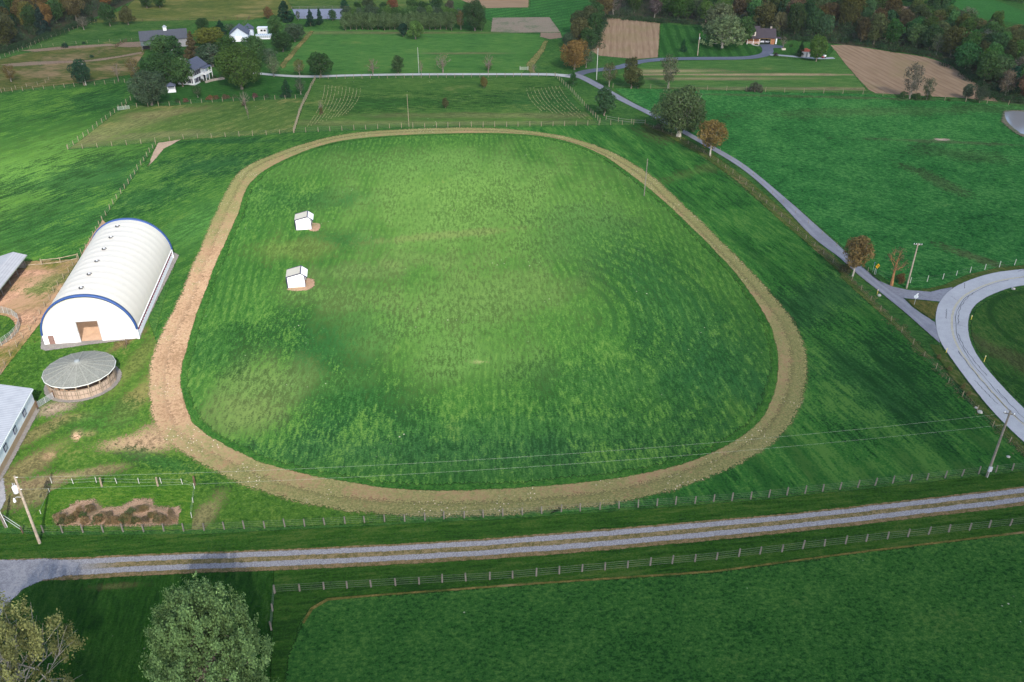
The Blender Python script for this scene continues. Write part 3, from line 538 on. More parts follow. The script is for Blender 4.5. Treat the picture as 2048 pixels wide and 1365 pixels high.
# pair every outer point with its nearest inner point so the cross-sections stay square to the road
ri2 = []; k0 = 0
for p in ro:
    k0 = min(range(k0, min(k0+30, 200)), key=lambda k: (ri[k]-p).length); ri2.append(ri[k0])
ri2 = [sum((ri2[max(0, min(199, i+d))] for d in range(-3, 4)), Vector((0, 0, 0)))/7 for i in range(200)]
ribbon_w('main_road', ro, ri2, main, 16)
yel = plain('faded_yellow_paint', (.50, .40, .16), .8, .2, .25, 3)
for off in (-.018, .018):
    L = [a.lerp(b, .5+off-.007) for a, b in zip(ro, ri2)]; Q = [a.lerp(b, .5+off+.007) for a, b in zip(ro, ri2)]
    ribbon_w('road_marking', L, Q, yel, 1)
tar = plain('black_tar', (.035, .036, .042), .6, .3)
rnd = random.Random(8)
for (i0, i1, u0, u1, w) in ((70, 150, .56, .66, .12), (88, 112, .60, .70, .14), (118, 140, .66, .78, .13), (104, 110, .30, .33, .16), (84, 87, .06, .26, .22), (62, 66, .5, .54, .10), (40, 62, .46, .56, .10), (30, 44, .6, .8, .10), (128, 160, .42, .52, .14), (146, 170, .72, .64, .12), (142, 152, .25, .34, .12), (58, 63, .0, .14, .18), (20, 34, .3, .5, .09), (95, 97, .2, .5, .07), (112, 113, .5, .9, .07)):
    L = []; Q = []
    for k in range(0, 41):
        t = k/40; i = i0+(i1-i0)*t; a = ro[int(i)].lerp(ro[min(199, int(i)+1)], i % 1); b = ri2[int(i)].lerp(ri2[min(199, int(i)+1)], i % 1)
        u = u0+(u1-u0)*t+rnd.uniform(-.008, .008)+.012*math.sin(k*.9+i0)
        p = a.lerp(b, u); d = (b-a).normalized(); tt = Vector((-d.y, d.x, 0)); dirn = d if abs(i1-i0) < 4 else tt
        nr = Vector((-dirn.y, dirn.x, 0))*w*rnd.uniform(.35, 1.0); L.append(p+nr*.5); Q.append(p-nr*.5)
    ribbon_w('road_crack', L, Q, tar, 1)
# pond
s = NT('pond_water'); n = s.noise(s.pos(), .5, 3, .6)
pm = s.fin(s.n('ShaderNodeBsdfPrincipled', {'Base Color': (.20, .20, .20), 'Roughness': .12, 'Specular IOR Level': .6, 'Normal': s.bump(n, .12, .2)}))
sheet('bank_soil', [(2006, 224), (2012, 222), (2048, 222), (2200, 230), (2200, 292), (2048, 276), (2030, 268), (2014, 256), (2002, 244)], earth('pond_bank', (.10, .085, .05), (.19, .15, .10), (.03, .07, .02), .9, .8), 3.0)
sheet('pond', [(2010, 226), (2024, 224), (2060, 226), (2200, 234), (2200, 286), (2060, 273), (2036, 264), (2022, 253), (2012, 240)], pm, .1, True, 2)
# ------------------------------------------------------------------ shared object materials
M = {}
M['white'] = plain('white_fabric', (.80, .785, .71), .55, .3, .03, .6, dirt=(.66, .66, .60), dirt_amt=.35)
_t = M['white'].node_tree; _p = [n for n in _t.nodes if n.type == 'BSDF_PRINCIPLED'][0]; _tr = _t.nodes.new('ShaderNodeBsdfTranslucent'); _tr.inputs[0].default_value = (.85, .80, .70, 1)
_mx = _t.nodes.new('ShaderNodeMixShader'); _mx.inputs[0].default_value = .42; _o = [n for n in _t.nodes if n.type == 'OUTPUT_MATERIAL'][0]
_t.links.new(_p.outputs[0], _mx.inputs[1]); _t.links.new(_tr.outputs[0], _mx.inputs[2]); _t.links.new(_mx.outputs[0], _o.inputs[0])
M['whitewall'] = plain('white_painted_boards', (.80, .80, .80), .6, .3, .04, .8)
M['blue'] = plain('royal_blue_fabric', (.022, .062, .20), .5, .4, .10, .5)
M['darkred'] = plain('red_mesh_screen', (.16, .035, .05), .8, .2, .3, 2)
M['dark'] = plain('dark_metal_and_shade', (.02, .02, .022), .5, .4)  # also colours the panels that stand in for shaded openings
M['redstrut'] = plain('red_strut', (.35, .06, .09), .6, .3)
M['sand'] = plain('arena_sand', (.46, .30, .205), .95, .1, .15, .8)
M['wood'] = plain('weathered_wood', (.24, .19, .14), .9, .1, .35, 1.2)
M['board'] = plain('pale_boards', (.42, .32, .25), .9, .1, .30, 1.0)
M['post'] = plain('pale_post_wood', (.29, .235, .16), .9, .1, .35, 1.0)
M['greypost'] = plain('grey_post_wood', (.185, .165, .14), .9, .1, .35, 1.0)
M['whitepost'] = plain('white_post', (.52, .51, .46), .7, .2, .1)
M['wire'] = plain('galvanised_wire', (.16, .17, .14), .5, .4)
M['pale_wire'] = plain('pale_wire', (.42, .46, .40), .5, .4)
M['pole'] = plain('utility_pole_wood', (.38, .31, .24), .9, .1, .3, .6)
M['greymetal'] = plain('grey_metal', (.42, .43, .45), .45, .5, .08)
M['brownwood'] = plain('brown_wood', (.12, .075, .05), .9, .1, .3)
M['glass'] = plain('dark_glass', (.03, .035, .05), .15, .6)
M['navy'] = plain('navy_trim', (.03, .03, .07), .6, .3)
M['brick'] = plain('orange_brick', (.34, .15, .075), .9, .1, .25, 2)
M['slate'] = banded('blue_grey_shingle', (.085, .095, .13), (.05, .055, .08), .35, 'Z', .8)
M['brownroof'] = banded('dark_brown_shingle', (.062, .048, .055), (.03, .025, .03), .35, 'Z', .85)
M['tin'] = banded('ribbed_tin', (.34, .36, .37), (.22, .23, .25), .35, 'X', .45, .5)

def frame(p0, p1):                                          # rotation of the local x axis lying along p0 -> p1
    d = p1-p0; return math.atan2(d.y, d.x)
def arch(x, half, zk, za, p=2.15): return zk+(za-zk)*max(0.0, 1-abs(x/half)**p)**(1/1.85)

# ------------------------------------------------------------------ white fabric riding arena
def make_arena():
    A = G(92, 693); B = G(279, 676); rz = R(7.9); w = 16.4; hw = w/2; Ln = 34.4; zk = 2.25; za = 9.75
    root = empty('riding_arena_barn', (A+B)/2, rz, 'long white arched fabric barn with blue rims and an open doorway, beside the dirt track', 'barn')
    xs = sorted(set([-hw+.001, hw-.001]+[hw*math.sin(math.pi/2*(i/26)) for i in range(-25, 26)]+[-2.0, 1.75]))
    # gable walls: upper cloth and lower boards
    for y0, name in ((0.0, 'front'), (Ln, 'back')):
        up = MB(); lowb = MB()
        for a, b in zip(xs, xs[1:]):
            mid = (a+b)/2; door = name == 'front' and -2.0 < mid < 1.75
            zb = 4.45 if door else zk
            za_, zb_ = arch(a, hw, zk, za), arch(b, hw, zk, za)
            if za_ > zb+.01 or zb_ > zb+.01: up.add([(a, y0, zb), (b, y0, zb), (b, y0, max(zb, zb_)), (a, y0, max(zb, za_))], [(0, 1, 2, 3)])
            if not door: lowb.add([(a, y0, 0), (b, y0, 0), (b, y0, zk-.06), (a, y0, zk-.06)], [(0, 1, 2, 3)])
        lows = []
        for side in ((-1, 1) if name == 'front' else (0,)):
            l2 = MB()
            for f in lowb.f:
                q = [lowb.v[i] for i in f]
                if side == 0 or (sum(p[0] for p in q)/4+.125)*side > 0: l2.add(q, [(0, 1, 2, 3)])
            lows.append((l2, 'base_wall'))
        for mb, nm in [(up, 'gable_cloth')]+lows:
            o = mb.build(nm, M['white'] if nm == 'gable_cloth' else M['whitewall'], root)
            md = o.modifiers.new('thick', 'SOLIDIFY'); md.thickness = .12; md.offset = 0
    sd = MB().box((-hw+1.15, -.09, 1.0), (1.0, .08, 2.0)).build('side_door', plain('brown_door', (.20, .12, .10), .7), root)
    MB().box((-hw+1.5, -.15, 1.0), (.06, .06, .2)).build('handle', M['dark'], sd)
    fr = MB()
    for x in (-2.06, 1.81): fr.box((x, -.06, 2.25), (.12, .2, 4.5))
    fr.box((-.125, -.06, 4.56), (3.99, .2, .12)); fr.build('door_frame', M['greymetal'], root)
    # roof: cloth scalloped over fifteen bays of ribs
    nb, sub, na = 15, 6, 44; vs = []; fs = []
    for j in range(nb*sub+1):
        y = -.25+(Ln+.5)*j/(nb*sub); sag = abs(math.sin(math.pi*j/sub))**.8
        for i in range(na+1):
            t = math.pi*(i/na); x = -math.cos(t)*(hw+.12); z = arch(x, hw+.12, zk, za+.1)
            k = 1-.013*sag*math.sin(t)**.7; vs.append((x*(1-.004*sag), y, zk+(z-zk)*k if 0 < i < na else zk))
    for j in range(nb*sub):
        for i in range(na):
            k = j*(na+1)+i; fs.append((k, k+1, k+na+2, k+na+1))
    mb = MB(); mb.add(vs, fs); o = mb.build('cloth_roof', M['white'], root, True)
    for y0 in (-.42, Ln-.30):
        mb = MB(); vs = []; fs = []
        for i in range(na+1):
            t = math.pi*i/na; x = -math.cos(t)
            for (r, y, dz) in ((hw+.02, y0, -.18), (hw+.26, y0, .14), (hw+.26, y0+.70, .14), (hw+.02, y0+.70, -.18)):
                vs.append((x*r, y, max(zk-.05, arch(x*r, r, zk, za+.1+dz))))
        for i in range(na):
            for k in range(4): fs.append((i*4+k, (i+1)*4+k, (i+1)*4+(k+1) % 4, i*4+(k+1) % 4))
        mb.add(vs, fs); mb.build('blue_rim', M['blue'], root, True)
    # long sides: low board wall, red screen with struts under the eave
    for sx in (-1, 1):
        MB().box((sx*hw, Ln/2, .65), (.16, Ln-.2, 1.3)).build('side_wall', M['whitewall'], root)
        sc_ = MB().box((sx*(hw-.08), Ln/2, 1.72), (.05, Ln-.3, .82)).build('screen', M['darkred'], root)
        st = MB(); nst = 30
        for i in range(nst):
            y = .4+(Ln-.8)*i/nst; dy = (Ln-.8)/nst
            st.tube([(sx*(hw+.08), y, 1.32), (sx*(hw+.08), y+dy*.5, 2.1), (sx*(hw+.08), y+dy, 1.32)], .035, 4)
        st.build('struts', M['redstrut'], sc_)
        MB().box((sx*(hw+.16), Ln/2, 2.2), (.14, Ln, .14)).build('eave_beam', M['whitewall'], root)
    for x, y in ((-hw, 0), (hw, 0), (-hw, Ln), (hw, Ln)): MB().box((x+.06*(1 if x > 0 else -1), y, 1.1), (.32, .34, 2.2)).build('corner_post', M['whitewall'], root)
    MB().box((0, Ln/2, .22), (w-.4, Ln-.4, .04)).build('sand_floor', M['sand'], root)
    # six round vents along the ridge
    for i in range(6):
        y = 3.0+i*5.55; mbv = MB(); z = arch(0, hw, zk, za)+.12
        ring = [(-.5+.40*math.cos(a), y+.40*math.sin(a), z+.02) for a in [R(30+k*22) for k in range(14)]]
        v = mbv.tube(ring, .10, 6).build('roof_vent', M['dark'], root)
        MB().tube([(-.5, y, z-.1), (-.5, y, z+.22), (-.5, y, z+.30)], [.22, .22, .05], 10).build('vent_cap', M['greymetal'], v)
    return root
make_arena()
apron = earth('crusher_run', (.17, .155, .14), (.26, .235, .21), (.12, .11, .06), .2, 1.5)
sheet('gravel_apron', [(82, 700), (92, 704), (183, 691), (281, 679), (296, 640), (358, 513), (352, 508), (205, 470), (84, 660)], apron, .8)

# ------------------------------------------------------------------ round pen with shingled conical roof
def make_round_pen():
    c = (G(140, 803)+G(175, 702))/2
    c = G(167, 766); Rr = 5.80; Rw = 5.45; ze = 2.95; zt = 4.35; n = 18
    root = empty('round_pen', c, R(6), 'round horse pen with a grey shingled cone roof over a board wall', 'pen')
    s = NT('grey_green_shingles'); P = s.obj()
    sep = s.n('ShaderNodeSeparateXYZ', {0: P}); rad = s.n('ShaderNodeVectorMath', {0: s.mapp(P, 0, (1, 1, 0))}, operation='LENGTH').outputs['Value']
    rows = s.math('FRACT', s.math('MULTIPLY', rad, 3.2)); nz = s.noise(P, 5, 3, .7); n2 = s.noise(P, .5, 3, .6)
    col = s.mix(s.step(nz, .35, .65), (.145, .148, .125), (.235, .236, .205)); col = s.mix(s.math('MULTIPLY', s.step(rows, .82, .98), .45), col, (.12, .14, .12)); col = s.mix(s.math('MULTIPLY', s.step(n2, .5, .7), .35), col, (.25, .25, .22))
    sh = s.fin(s.n('ShaderNodeBsdfPrincipled', {'Base Color': col, 'Roughness': .9, 'Specular IOR Level': .2, 'Normal': s.bump(nz, .3, .04)}))
    ring = [(math.cos(2*math.pi*i/n), math.sin(2*math.pi*i/n)) for i in range(n)]
    mb = MB(); mb.add([(x*Rr, y*Rr, ze) for x, y in ring]+[(0, 0, zt)]+[(x*Rr, y*Rr, ze-.14) for x, y in ring]+[(0, 0, zt-.14)],
                      [(i, (i+1) % n, n) for i in range(n)]+[(n+1+(i+1) % n, n+1+i, 2*n+1) for i in range(n)]+[(i, n+1+i, n+1+(i+1) % n, (i+1) % n) for i in range(n)])
    rf = mb.build('cone_roof', sh, root)
    cap = MB().box((Rr/2, 0, 0), (math.hypot(Rr, zt-ze)-.1, .22, .05)); sl_ = math.atan2(zt-ze, Rr); cv = []
    for v in cap.v:
        r_ = v[0]*math.cos(sl_); cv.append((r_, v[1], zt-v[0]*math.sin(sl_)+v[2]+.035))
    cap.v = cv; cm = cap.mesh('hip_cap', plain('pale_hip_shingles', (.23, .23, .20), .9, .2, .2, 3))
    for i in range(n): link('hip_cap', cm, rf, rz=2*math.pi*i/n)
    MB().tube([(0, 0, zt-.05), (0, 0, zt+.22), (0, 0, zt+.36)], [.42, .42, .08], 12).build('peak_cap', plain('dull_zinc', (.25, .27, .27), .5, .4), rf)
    edge = MB()
    for i in range(n):
        a, b = ring[i], ring[(i+1) % n]; edge.tube([(a[0]*(Rr+.03), a[1]*(Rr+.03), ze-.1), (b[0]*(Rr+.03), b[1]*(Rr+.03), ze-.1)], .08, 4)
    edge.build('eave_board', plain('pale_eave', (.55, .56, .52), .8), rf)
    pm_ = MB().box((0, 0, ze/2), (.18, .18, ze)).box((0, 0, ze-.35), (.5, .12, .12)).mesh('post', M['wood'])
    wl = MB(); seg = 2*Rw*math.sin(math.pi/n)
    wl.box((0, 0, .95), (.07, seg, 1.75)); wm = wl.mesh('wall_panel', banded('warm_boards', (.40, .30, .235), (.20, .14, .10), .28, 'Z', .9, .7))
    rl = MB()
    for z in (.12, 1.0, 1.95): rl.box((.09, 0, z), (.09, seg, .10))
    for y in (-seg/3, 0.0, seg/3): rl.box((.07, y, 1.0), (.06, .09, 1.8))
    rm = rl.mesh('rail_frame', M['wood'])
    for i in range(n):
        a = 2*math.pi*i/n; link('post', pm_, root, (ring[i][0]*Rw, ring[i][1]*Rw, 0), a)
        b = a+math.pi/n; rr = Rw*math.cos(math.pi/n); p = (math.cos(b)*rr, math.sin(b)*rr, 0)
        w_ = link('wall_panel', wm, root, p, b); link('rail_frame', rm, w_)
    MB().tube([(0, 0, .2), (0, 0, .25)], [Rw-.1, Rw-.1], 24).build('sand_floor', M['sand'], root)
    return c
pc = make_round_pen()
def disc_px(c, r, n=40):                                     # a ring of ground points, turned back into pixels for sheet()
    out = []
    for i in range(n):
        p = c+Vector((math.cos(2*math.pi*i/n), math.sin(2*math.pi*i/n), 0))*r
        dn = p.y*math.sin(0)  # noqa
        v = Vector((p.x, p.y, -CAMH)); f = v.y*math.cos(PITCH)+CAMH*math.sin(PITCH); u = v.y*math.sin(PITCH)-CAMH*math.cos(PITCH)
        out.append((1024+FPX*p.x/f, 682.5-FPX*u/f))
    return out
sheet('gravel_apron', disc_px(pc, 6.25), apron, .6)
tag(bpy.data.objects['gravel_apron'], kind='structure')

# ------------------------------------------------------------------ two run-in shelters in the oval
def make_shelter(loc, rz, label):
    w, d = 3.55, 3.3
    root = empty('run_in_shelter', loc, rz, label, 'animal shelter', 'run-in shelters in the oval field')
    prof = [(0, 0), (w-.0, 0), (w-.1, 2.45), (w+.42, 2.2), (w+.42, 2.3), (w*.82, 3.25), (0, 2.55)]
    for y in (0, d-.1): MB().prism([(0, .05), (w, .05), (w-.12, 2.5), (w+.40, 2.3), (w*.80, 3.14), (0, 2.50)], 'y', y, y+.1).build('gable_wall', M['whitewall'], root)
    MB().box((.05, d/2, 1.27), (.1, d-.2, 2.44)).build('rear_wall', M['whitewall'], root)
    MB().box((w-.1, d/2, 2.42), (.08, d-.2, .22)).build('lintel', M['navy'], root)
    rt = plain('beige_roof_metal', (.46, .42, .33), .5, .4, .10, .7, dirt=(.32, .26, .16), dirt_amt=.5)
    MB().prism([(-.18, 2.50), (w*.80, 3.20), (w*.80, 3.28), (-.18, 2.58)], 'y', -.15, d+.15).build('long_roof_slope', rt, root)
    MB().prism([(w*.80+.004, 3.20), (w+.52, 2.25), (w+.52, 2.33), (w*.80+.004, 3.28)], 'y', -.15, d+.15).build('short_roof_slope', M['whitewall'], root)
    for y in (-.19, d+.11):
        t = MB(); t.prism([(-.2, 2.46), (w*.80, 3.18), (w+.54, 2.16), (w+.54, 2.38), (w*.80, 3.36), (-.2, 2.65)], 'y', y, y+.08); t.build('rake_trim', M['navy'], root)
    MB().box((w*.80, d/2, 3.31), (.24, d+.3, .06)).build('ridge_cap', M['navy'], root)
    MB().box((-.06, -.02, 1.27), (.22, .16, 2.5)).build('corner_trim', M['navy'], root); MB().box((w+.0, -.02, 1.2), (.14, .16, 2.36)).build('corner_trim', M['navy'], root)
    MB().box((w/2, -.1, .06), (w+.3, .34, .1)).build('footing', plain('grey_concrete', (.33, .31, .32), .9), root)
make_shelter(G(593, 461), R(9), 'small white open-sided shelter in the oval, the farther of the two')
make_shelter(G(576.5, 577), R(9), 'small white open-sided shelter in the oval, the nearer of the two')

# ------------------------------------------------------------------ barn at the left frame edge
def make_left_barn():
    a = G(74, 816); b = G(0, 957); rz = frame(b, a)           # local x runs from the near end to the far corner
    root = empty('metal_barn', a, rz, 'metal roofed barn with tan wainscot and dark windows, cut off at the left edge', 'barn')
    Ln = 30; dp = 15; ze = 3.45
    MB().box2((-Ln, 0, 0), (0, .2, 1.25)).build('wainscot', banded('tan_siding', (.36, .26, .155), (.22, .15, .09), .3, 'X', .8, .4), root)
    MB().box2((-Ln, .03, 1.25), (0, .2, ze)).build('wall', plain('pale_blue_white_siding', (.68, .72, .72), .6), root)
    MB().box2((-.2, .21, 0), (-.03, dp, ze)).build('end_wall', plain('pale_siding', (.66, .70, .70), .6), root)
    zr = 5.6
    rf = MB().prism([(-.12, ze), (dp/2, zr), (dp+.3, ze), (dp+.3, ze+.12), (dp/2, zr+.12), (-.12, ze+.12)], 'x', -Ln, .45).build('roof', banded('white_ribbed_metal', (.38, .39, .41), (.20, .21, .23), .45, 'X', .45, .8, .4), root)
    MB().box2((-Ln, -.22, ze-.16), (.4, -.125, ze+.05)).build('gutter', plain('pale_gutter', (.70, .75, .72), .5), root)
    for x in (-4.6, -9.2, -13.6, -18.0):
        w_ = MB().box2((x-.6, -.05, 1.75), (x+.6, .03, 2.8)).build('window', M['navy'], root)
        MB().box2((x-.42, -.075, 1.9), (x+.42, -.05, 2.65)).build('pane', plain('pale_pane', (.35, .38, .42), .2, .5), w_)
    gb = empty('metal_gate', G(76, 818), frame(G(76, 818), G(108, 798)), 'tubular metal gate between the round pen and the metal barn', 'gate')
    g_ = MB(); ln = (G(108, 798)-G(76, 818)).length
    for k in range(6): g_.tube([(0, 0, .25+.2*k), (ln, 0, .25+.2*k)], .03, 5)
    for x in (0, ln/2, ln): g_.tube([(x, 0, .2), (x, 0, 1.3)], .035, 5)
    g_.build('gate_frame', M['greymetal'], gb)
    MB().box((0, 0, .8), (.16, .16, 1.6)).build('gate_post', M['brownwood'], gb); MB().box((ln+.1, 0, .8), (.16, .16, 1.6)).build('gate_post', M['brownwood'], gb)
make_left_barn()
sheet('gravel_apron', [(75, 812), (80, 822), (12, 950), (-14, 985), (-30, 975), (2, 948)], apron, .6)

# ------------------------------------------------------------------ open horse shed at the left frame edge
def make_horse_shed():
    a = G(51, 537); b = G(5, 596); rz = frame(b, a)
    root = empty('horse_shed', b, rz, 'long open-fronted horse shed with a grey roof at the left edge', 'shed')
    Ln = (a-b).length+.2; dp = 5.6
    rm_ = banded('grey_weathered_roof', (.36, .36, .37), (.20, .20, .21), .5, 'Y', .7, .5)
    MB().prism([(-.9, 2.9), (dp*.30, 3.75), (dp+.4, 2.5), (dp+.4, 2.38), (dp*.30, 3.62), (-.9, 2.76)], 'x', -9, Ln+.3).build('roof', rm_, root)
    MB().box2((-9, -.94, 2.66), (Ln+.34, -.88, 2.9)).build('fascia', plain('mossy_fascia', (.30, .34, .26), .8), root)
    MB().box2((-8.9, dp-.15, 0), (Ln, dp, 2.6)).build('rear_wall', M['brownwood'], root)
    MB().prism([(.1, 0), (dp-.2, 0), (dp-.2, 2.5), (dp*.30, 3.6), (.1, 3.05)], 'x', Ln-.12, Ln).build('end_wall', plain('grey_boards', (.30, .28, .25), .9, .1, .3), root)
    MB().box2((-.3, .1, .0), (-.18, dp-.2, 2.6)).build('stall_partition', M['brownwood'], root)
    for i in range(6): 
        x = -8+i*(Ln+7.9)/5; MB().box((x, 0, 1.5), (.18, .18, 3.0)).build('post', M['greypost'], root)
make_horse_shed()

# ------------------------------------------------------------------ round corral of pipe panels at the left frame edge
def make_corral():
    c = G(-62, 672); r = (G(40, 655)-c).length
    root = empty('pipe_corral', c, 0, 'round corral of grey pipe panels with grass inside at the left edge', 'corral')
    n = 22; seg = 2*r*math.sin(math.pi/n); p = MB()
    for k in range(6): p.tube([(0, -seg/2, .25+.26*k), (0, seg/2, .25+.26*k)], .030, 5)
    for y in (-seg/2, 0, seg/2): p.tube([(0, y, 0), (0, y, 1.62)], .034, 5)
    m_ = p.mesh('panel', plain('dull_galvanised_pipe', (.33, .35, .32), .5, .5))
    for i in range(n):
        a = 2*math.pi*i/n; link('panel', m_, root, (math.cos(a)*r, math.sin(a)*r, 0), a)
    sheet('corral_grass', disc_px(c, r-.8), grass('corral_grass_turf', (.040, .10, .02), DRK, (.08, .14, .03), dry_amt=.35), 1.2)
make_corral()
# wheel-shaped bare soil ring outside the corral is part of the lot's own colour

# ------------------------------------------------------------------ the white farmhouse
def windows(root, spots, y, w=.9, h=1.5, shut=True, axis='x'):
    for (x, z) in spots:
        wd = MB(); pn = MB()
        if axis == 'x':
            wd.box((x, y-.03, z), (w+.2, .10, h+.2)); pn.box((x, y-.09, z), (w, .05, h))
        else:
            wd.box((y-.03, x, z), (.10, w+.2, h+.2)); pn.box((y-.09, x, z), (.05, w, h))
        f = wd.build('window', M['whitewall'], root); pn.build('pane', M['glass'], f)
        if shut:
            for s_ in (-1, 1):
                q = MB()
                if axis == 'x': q.box((x+s_*(w/2+.36), y-.04, z), (.42, .08, h+.1))
                else: q.box((y-.04, x+s_*(w/2+.36), z), (.08, .42, h+.1))
                q.build('shutter', M['navy'], f)
def make_farmhouse():
    c = G(390, 171.5); rz = frame(c, G(418, 157))              # local x: along the right-hand long wall; y: back along the gable
    root = empty('farmhouse', c, rz, 'white two-storey farmhouse with slate-blue roof and twin chimneys among trees', 'house')
    Lx = 9.5; Wy = 6.6; z2 = 5.2; zr = 7.6
    sid = banded('white_clapboard', (.76, .78, .80), (.5, .52, .56), .22, 'Z', .6, .35)
    MB().box2((0, 0, 0), (Lx, Wy, z2)).build('wall', sid, root)
    for x in (.02, Lx-.14): MB().prism([(0, z2), (Wy, z2), (Wy/2, zr-.1)], 'x', x, x+.12).build('gable', sid, root)
    rf = MB().prism([(-.4, z2-.18), (Wy/2, zr), (Wy+.4, z2-.18), (Wy+.4, z2-.02), (Wy/2, zr+.16), (-.4, z2-.02)], 'x', -.35, Lx+.35).build('roof', M['slate'], root)
    for y in (Wy/2-.9, Wy/2+.5):
        ch = MB().box((.45, y, zr+.3), (.75, .6, 2.0)).build('chimney', plain('pinkish_brick', (.46, .34, .29), .9, .1, .2, 4), root)
        MB().box((.45, y, zr+1.36), (.9, .75, .14)).build('chimney_cap', plain('pale_stone_cap', (.5, .45, .42), .9), ch)
    # wing behind
    MB().box2((Lx*.3, Wy+.01, 0), (Lx+1, Wy+6.5, 4.6)).build('rear_wing', sid, root)
    MB().prism([(Lx*.3-.3, 4.45), (Lx*.65+.5, 6.9), (Lx+1.3, 4.45), (Lx+1.3, 4.6), (Lx*.65+.5, 7.05), (Lx*.3-.3, 4.6)], 'y', Wy+.02, Wy+6.8).build('rear_roof', M['slate'], root)
    windows(root, [(1.3, 1.5), (3.4, 1.5), (1.3, 4.0), (2.6, 4.0), (4.0, 4.0)], 0)
    windows(root, [(1.6, 1.5), (4.6, 1.5), (1.6, 4.0), (4.6, 4.0)], 0, axis='y')
    # two-level porch on the long wall
    po = MB().box2((5.0, -1.9, 2.55), (Lx, -.01, 2.7)).build('porch_floor', M['whitewall'], root)
    MB().box2((4.8, -2.1, 4.75), (Lx+.2, -.01, 4.95)).build('porch_roof', M['slate'], root)
    for x in (5.05, 7.2, Lx-.05): MB().box((x, -1.85, 2.4), (.16, .16, 4.7)).build('porch_column', M['whitewall'], root)
    rl = MB()
    for x in np.arange(5.2, Lx, .25): rl.box((float(x), -1.85, 3.1), (.05, .05, .8))
    rl.box((7.3, -1.85, 3.55), (4.4, .08, .08)); rl.build('porch_railing', M['whitewall'], root)
    MB().box((7.0, -.06, 1.1), (1.1, .08, 2.1)).build('door', M['navy'], root)
    g = G(344, 184); gz = empty('garden_gazebo', g, R(20), 'small white garden gazebo with a dark roof below the farmhouse', 'gazebo')
    for x, y in ((-1, -1), (1, -1), (1, 1), (-1, 1)): MB().box((x*1.2, y*1.2, 1.1), (.14, .14, 2.2)).build('post', M['whitewall'], gz)
    MB().box((0, 0, .2), (2.7, 2.7, .3)).build('deck', M['whitewall'], gz)
    k = MB()
    for s_ in (-1, 1): k.box((0, s_*1.2, .8), (2.4, .08, .8)); k.box((s_*1.2, 0, .8), (.08, 2.3, .8))
    k.build('balustrade', M['whitewall'], gz)
    MB().add([(-1.6, -1.6, 2.2), (1.6, -1.6, 2.2), (1.6, 1.6, 2.2), (-1.6, 1.6, 2.2), (0, 0, 3.3)], [(0, 1, 4), (1, 2, 4), (2, 3, 4), (3, 0, 4), (3, 2, 1, 0)]).build('roof', M['slate'], gz)
make_farmhouse()
ww = MB()
for i, (p, q) in enumerate(((( 411, 167), (425, 163)), ((425, 163), (450, 159)))):
    a, b = G(*p), G(*q); ww.box((a+b)/2+Vector((0, 0, .4)), ((b-a).length, .4, .8), frame(a, b))
tag(ww.build('garden_wall', plain('stone_wall', (.34, .29, .25), .9, .1, .3, 3)), 'low stone garden wall curving in front of the white farmhouse', 'wall')

def make_bank_barn():
    a = G(284, 101); b = G(352, 96); root = empty('bank_barn', a, frame(a, b), 'long grey barn with a white cupola behind the farmhouse trees', 'barn')
    Ln = 18; dp = 9; ze = 3.4; zr = 6.2
    MB().box2((.3, 1.2, 0), (Ln, dp, ze)).build('wall', plain('pale_barn_boards', (.30, .30, .31), .8), root)
    for x in (.3, Ln-.12): MB().prism([(1.2, ze), (dp, ze), (dp/2+.6, zr-.1)], 'x', x, x+.12).build('gable', plain('barn_gable_boards', (.5, .5, .5), .8), root)
    MB().prism([(.7, ze-.2), (dp/2+.6, zr), (dp+.5, ze-.2), (dp+.5, ze-.05), (dp/2+.6, zr+.15), (.7, ze-.05)], 'x', -.2, Ln+.4).build('roof', banded('grey_standing_seam', (.075, .08, .092), (.05, .052, .062), .6, 'X', .7, .5), root)
    MB().prism([(-1.9, 2.0), (1.2, 3.0), (1.2, 3.14), (-1.9, 2.14)], 'x', 0, 13).build('pent_roof', banded('green_grey_roof', (.115, .14, .12), (.08, .09, .085), .6, 'X', .7, .4), root)
    for i in range(5): MB().box((.2+i*3.2, -1.7, 1.0), (.16, .16, 2.0)).build('post', M['wood'], root)
    MB().box2((.5, 1.1, .05), (12, 1.19, 1.9)).build('open_bay_shade', M['dark'], root)  # near-black slab before the wall stands in for the bay's shade
    for i in range(6): 
        w_ = MB().box((1.5+i*1.9, 1.14, 3.0), (1.1, .1, .45)).build('window', M['dark'], root)
    cu = MB().box((10, dp/2+.6, zr+.5), (1.3, 1.3, 1.3)).build('cupola', M['whitewall'], root)
    MB().add([(9.1, dp/2-.3, zr+1.15), (10.9, dp/2-.3, zr+1.15), (10.9, dp/2+1.5, zr+1.15), (9.1, dp/2+1.5, zr+1.15), (10, dp/2+.6, zr+2.0)], [(0, 1, 4), (1, 2, 4), (2, 3, 4), (3, 0, 4), (3, 2, 1, 0)]).build('cupola_roof', M['tin'], cu)
make_bank_barn()
def gable_house(name, px, py, rz, w, d, ze, zr, wm, rm, label, cat, front=True):
    root = empty(name, G(px, py), rz, label, cat)
    MB().box2((-w/2, 0, 0), (w/2, d, ze)).build('wall', wm, root)
    for y in (.02, d-.12): MB().prism([(-w/2, ze), (w/2, ze), (0, zr-.08)], 'y', y, y+.1).build('gable', wm, root)
    MB().prism([(-w/2-.4, ze-.2), (0, zr), (w/2+.4, ze-.2), (w/2+.4, ze-.06), (0, zr+.14), (-w/2-.4, ze-.06)], 'y', -.4, d+.4).build('roof', rm, root)
    return root
palewhite = plain('pale_blue_gable', (.62, .68, .76), .6)
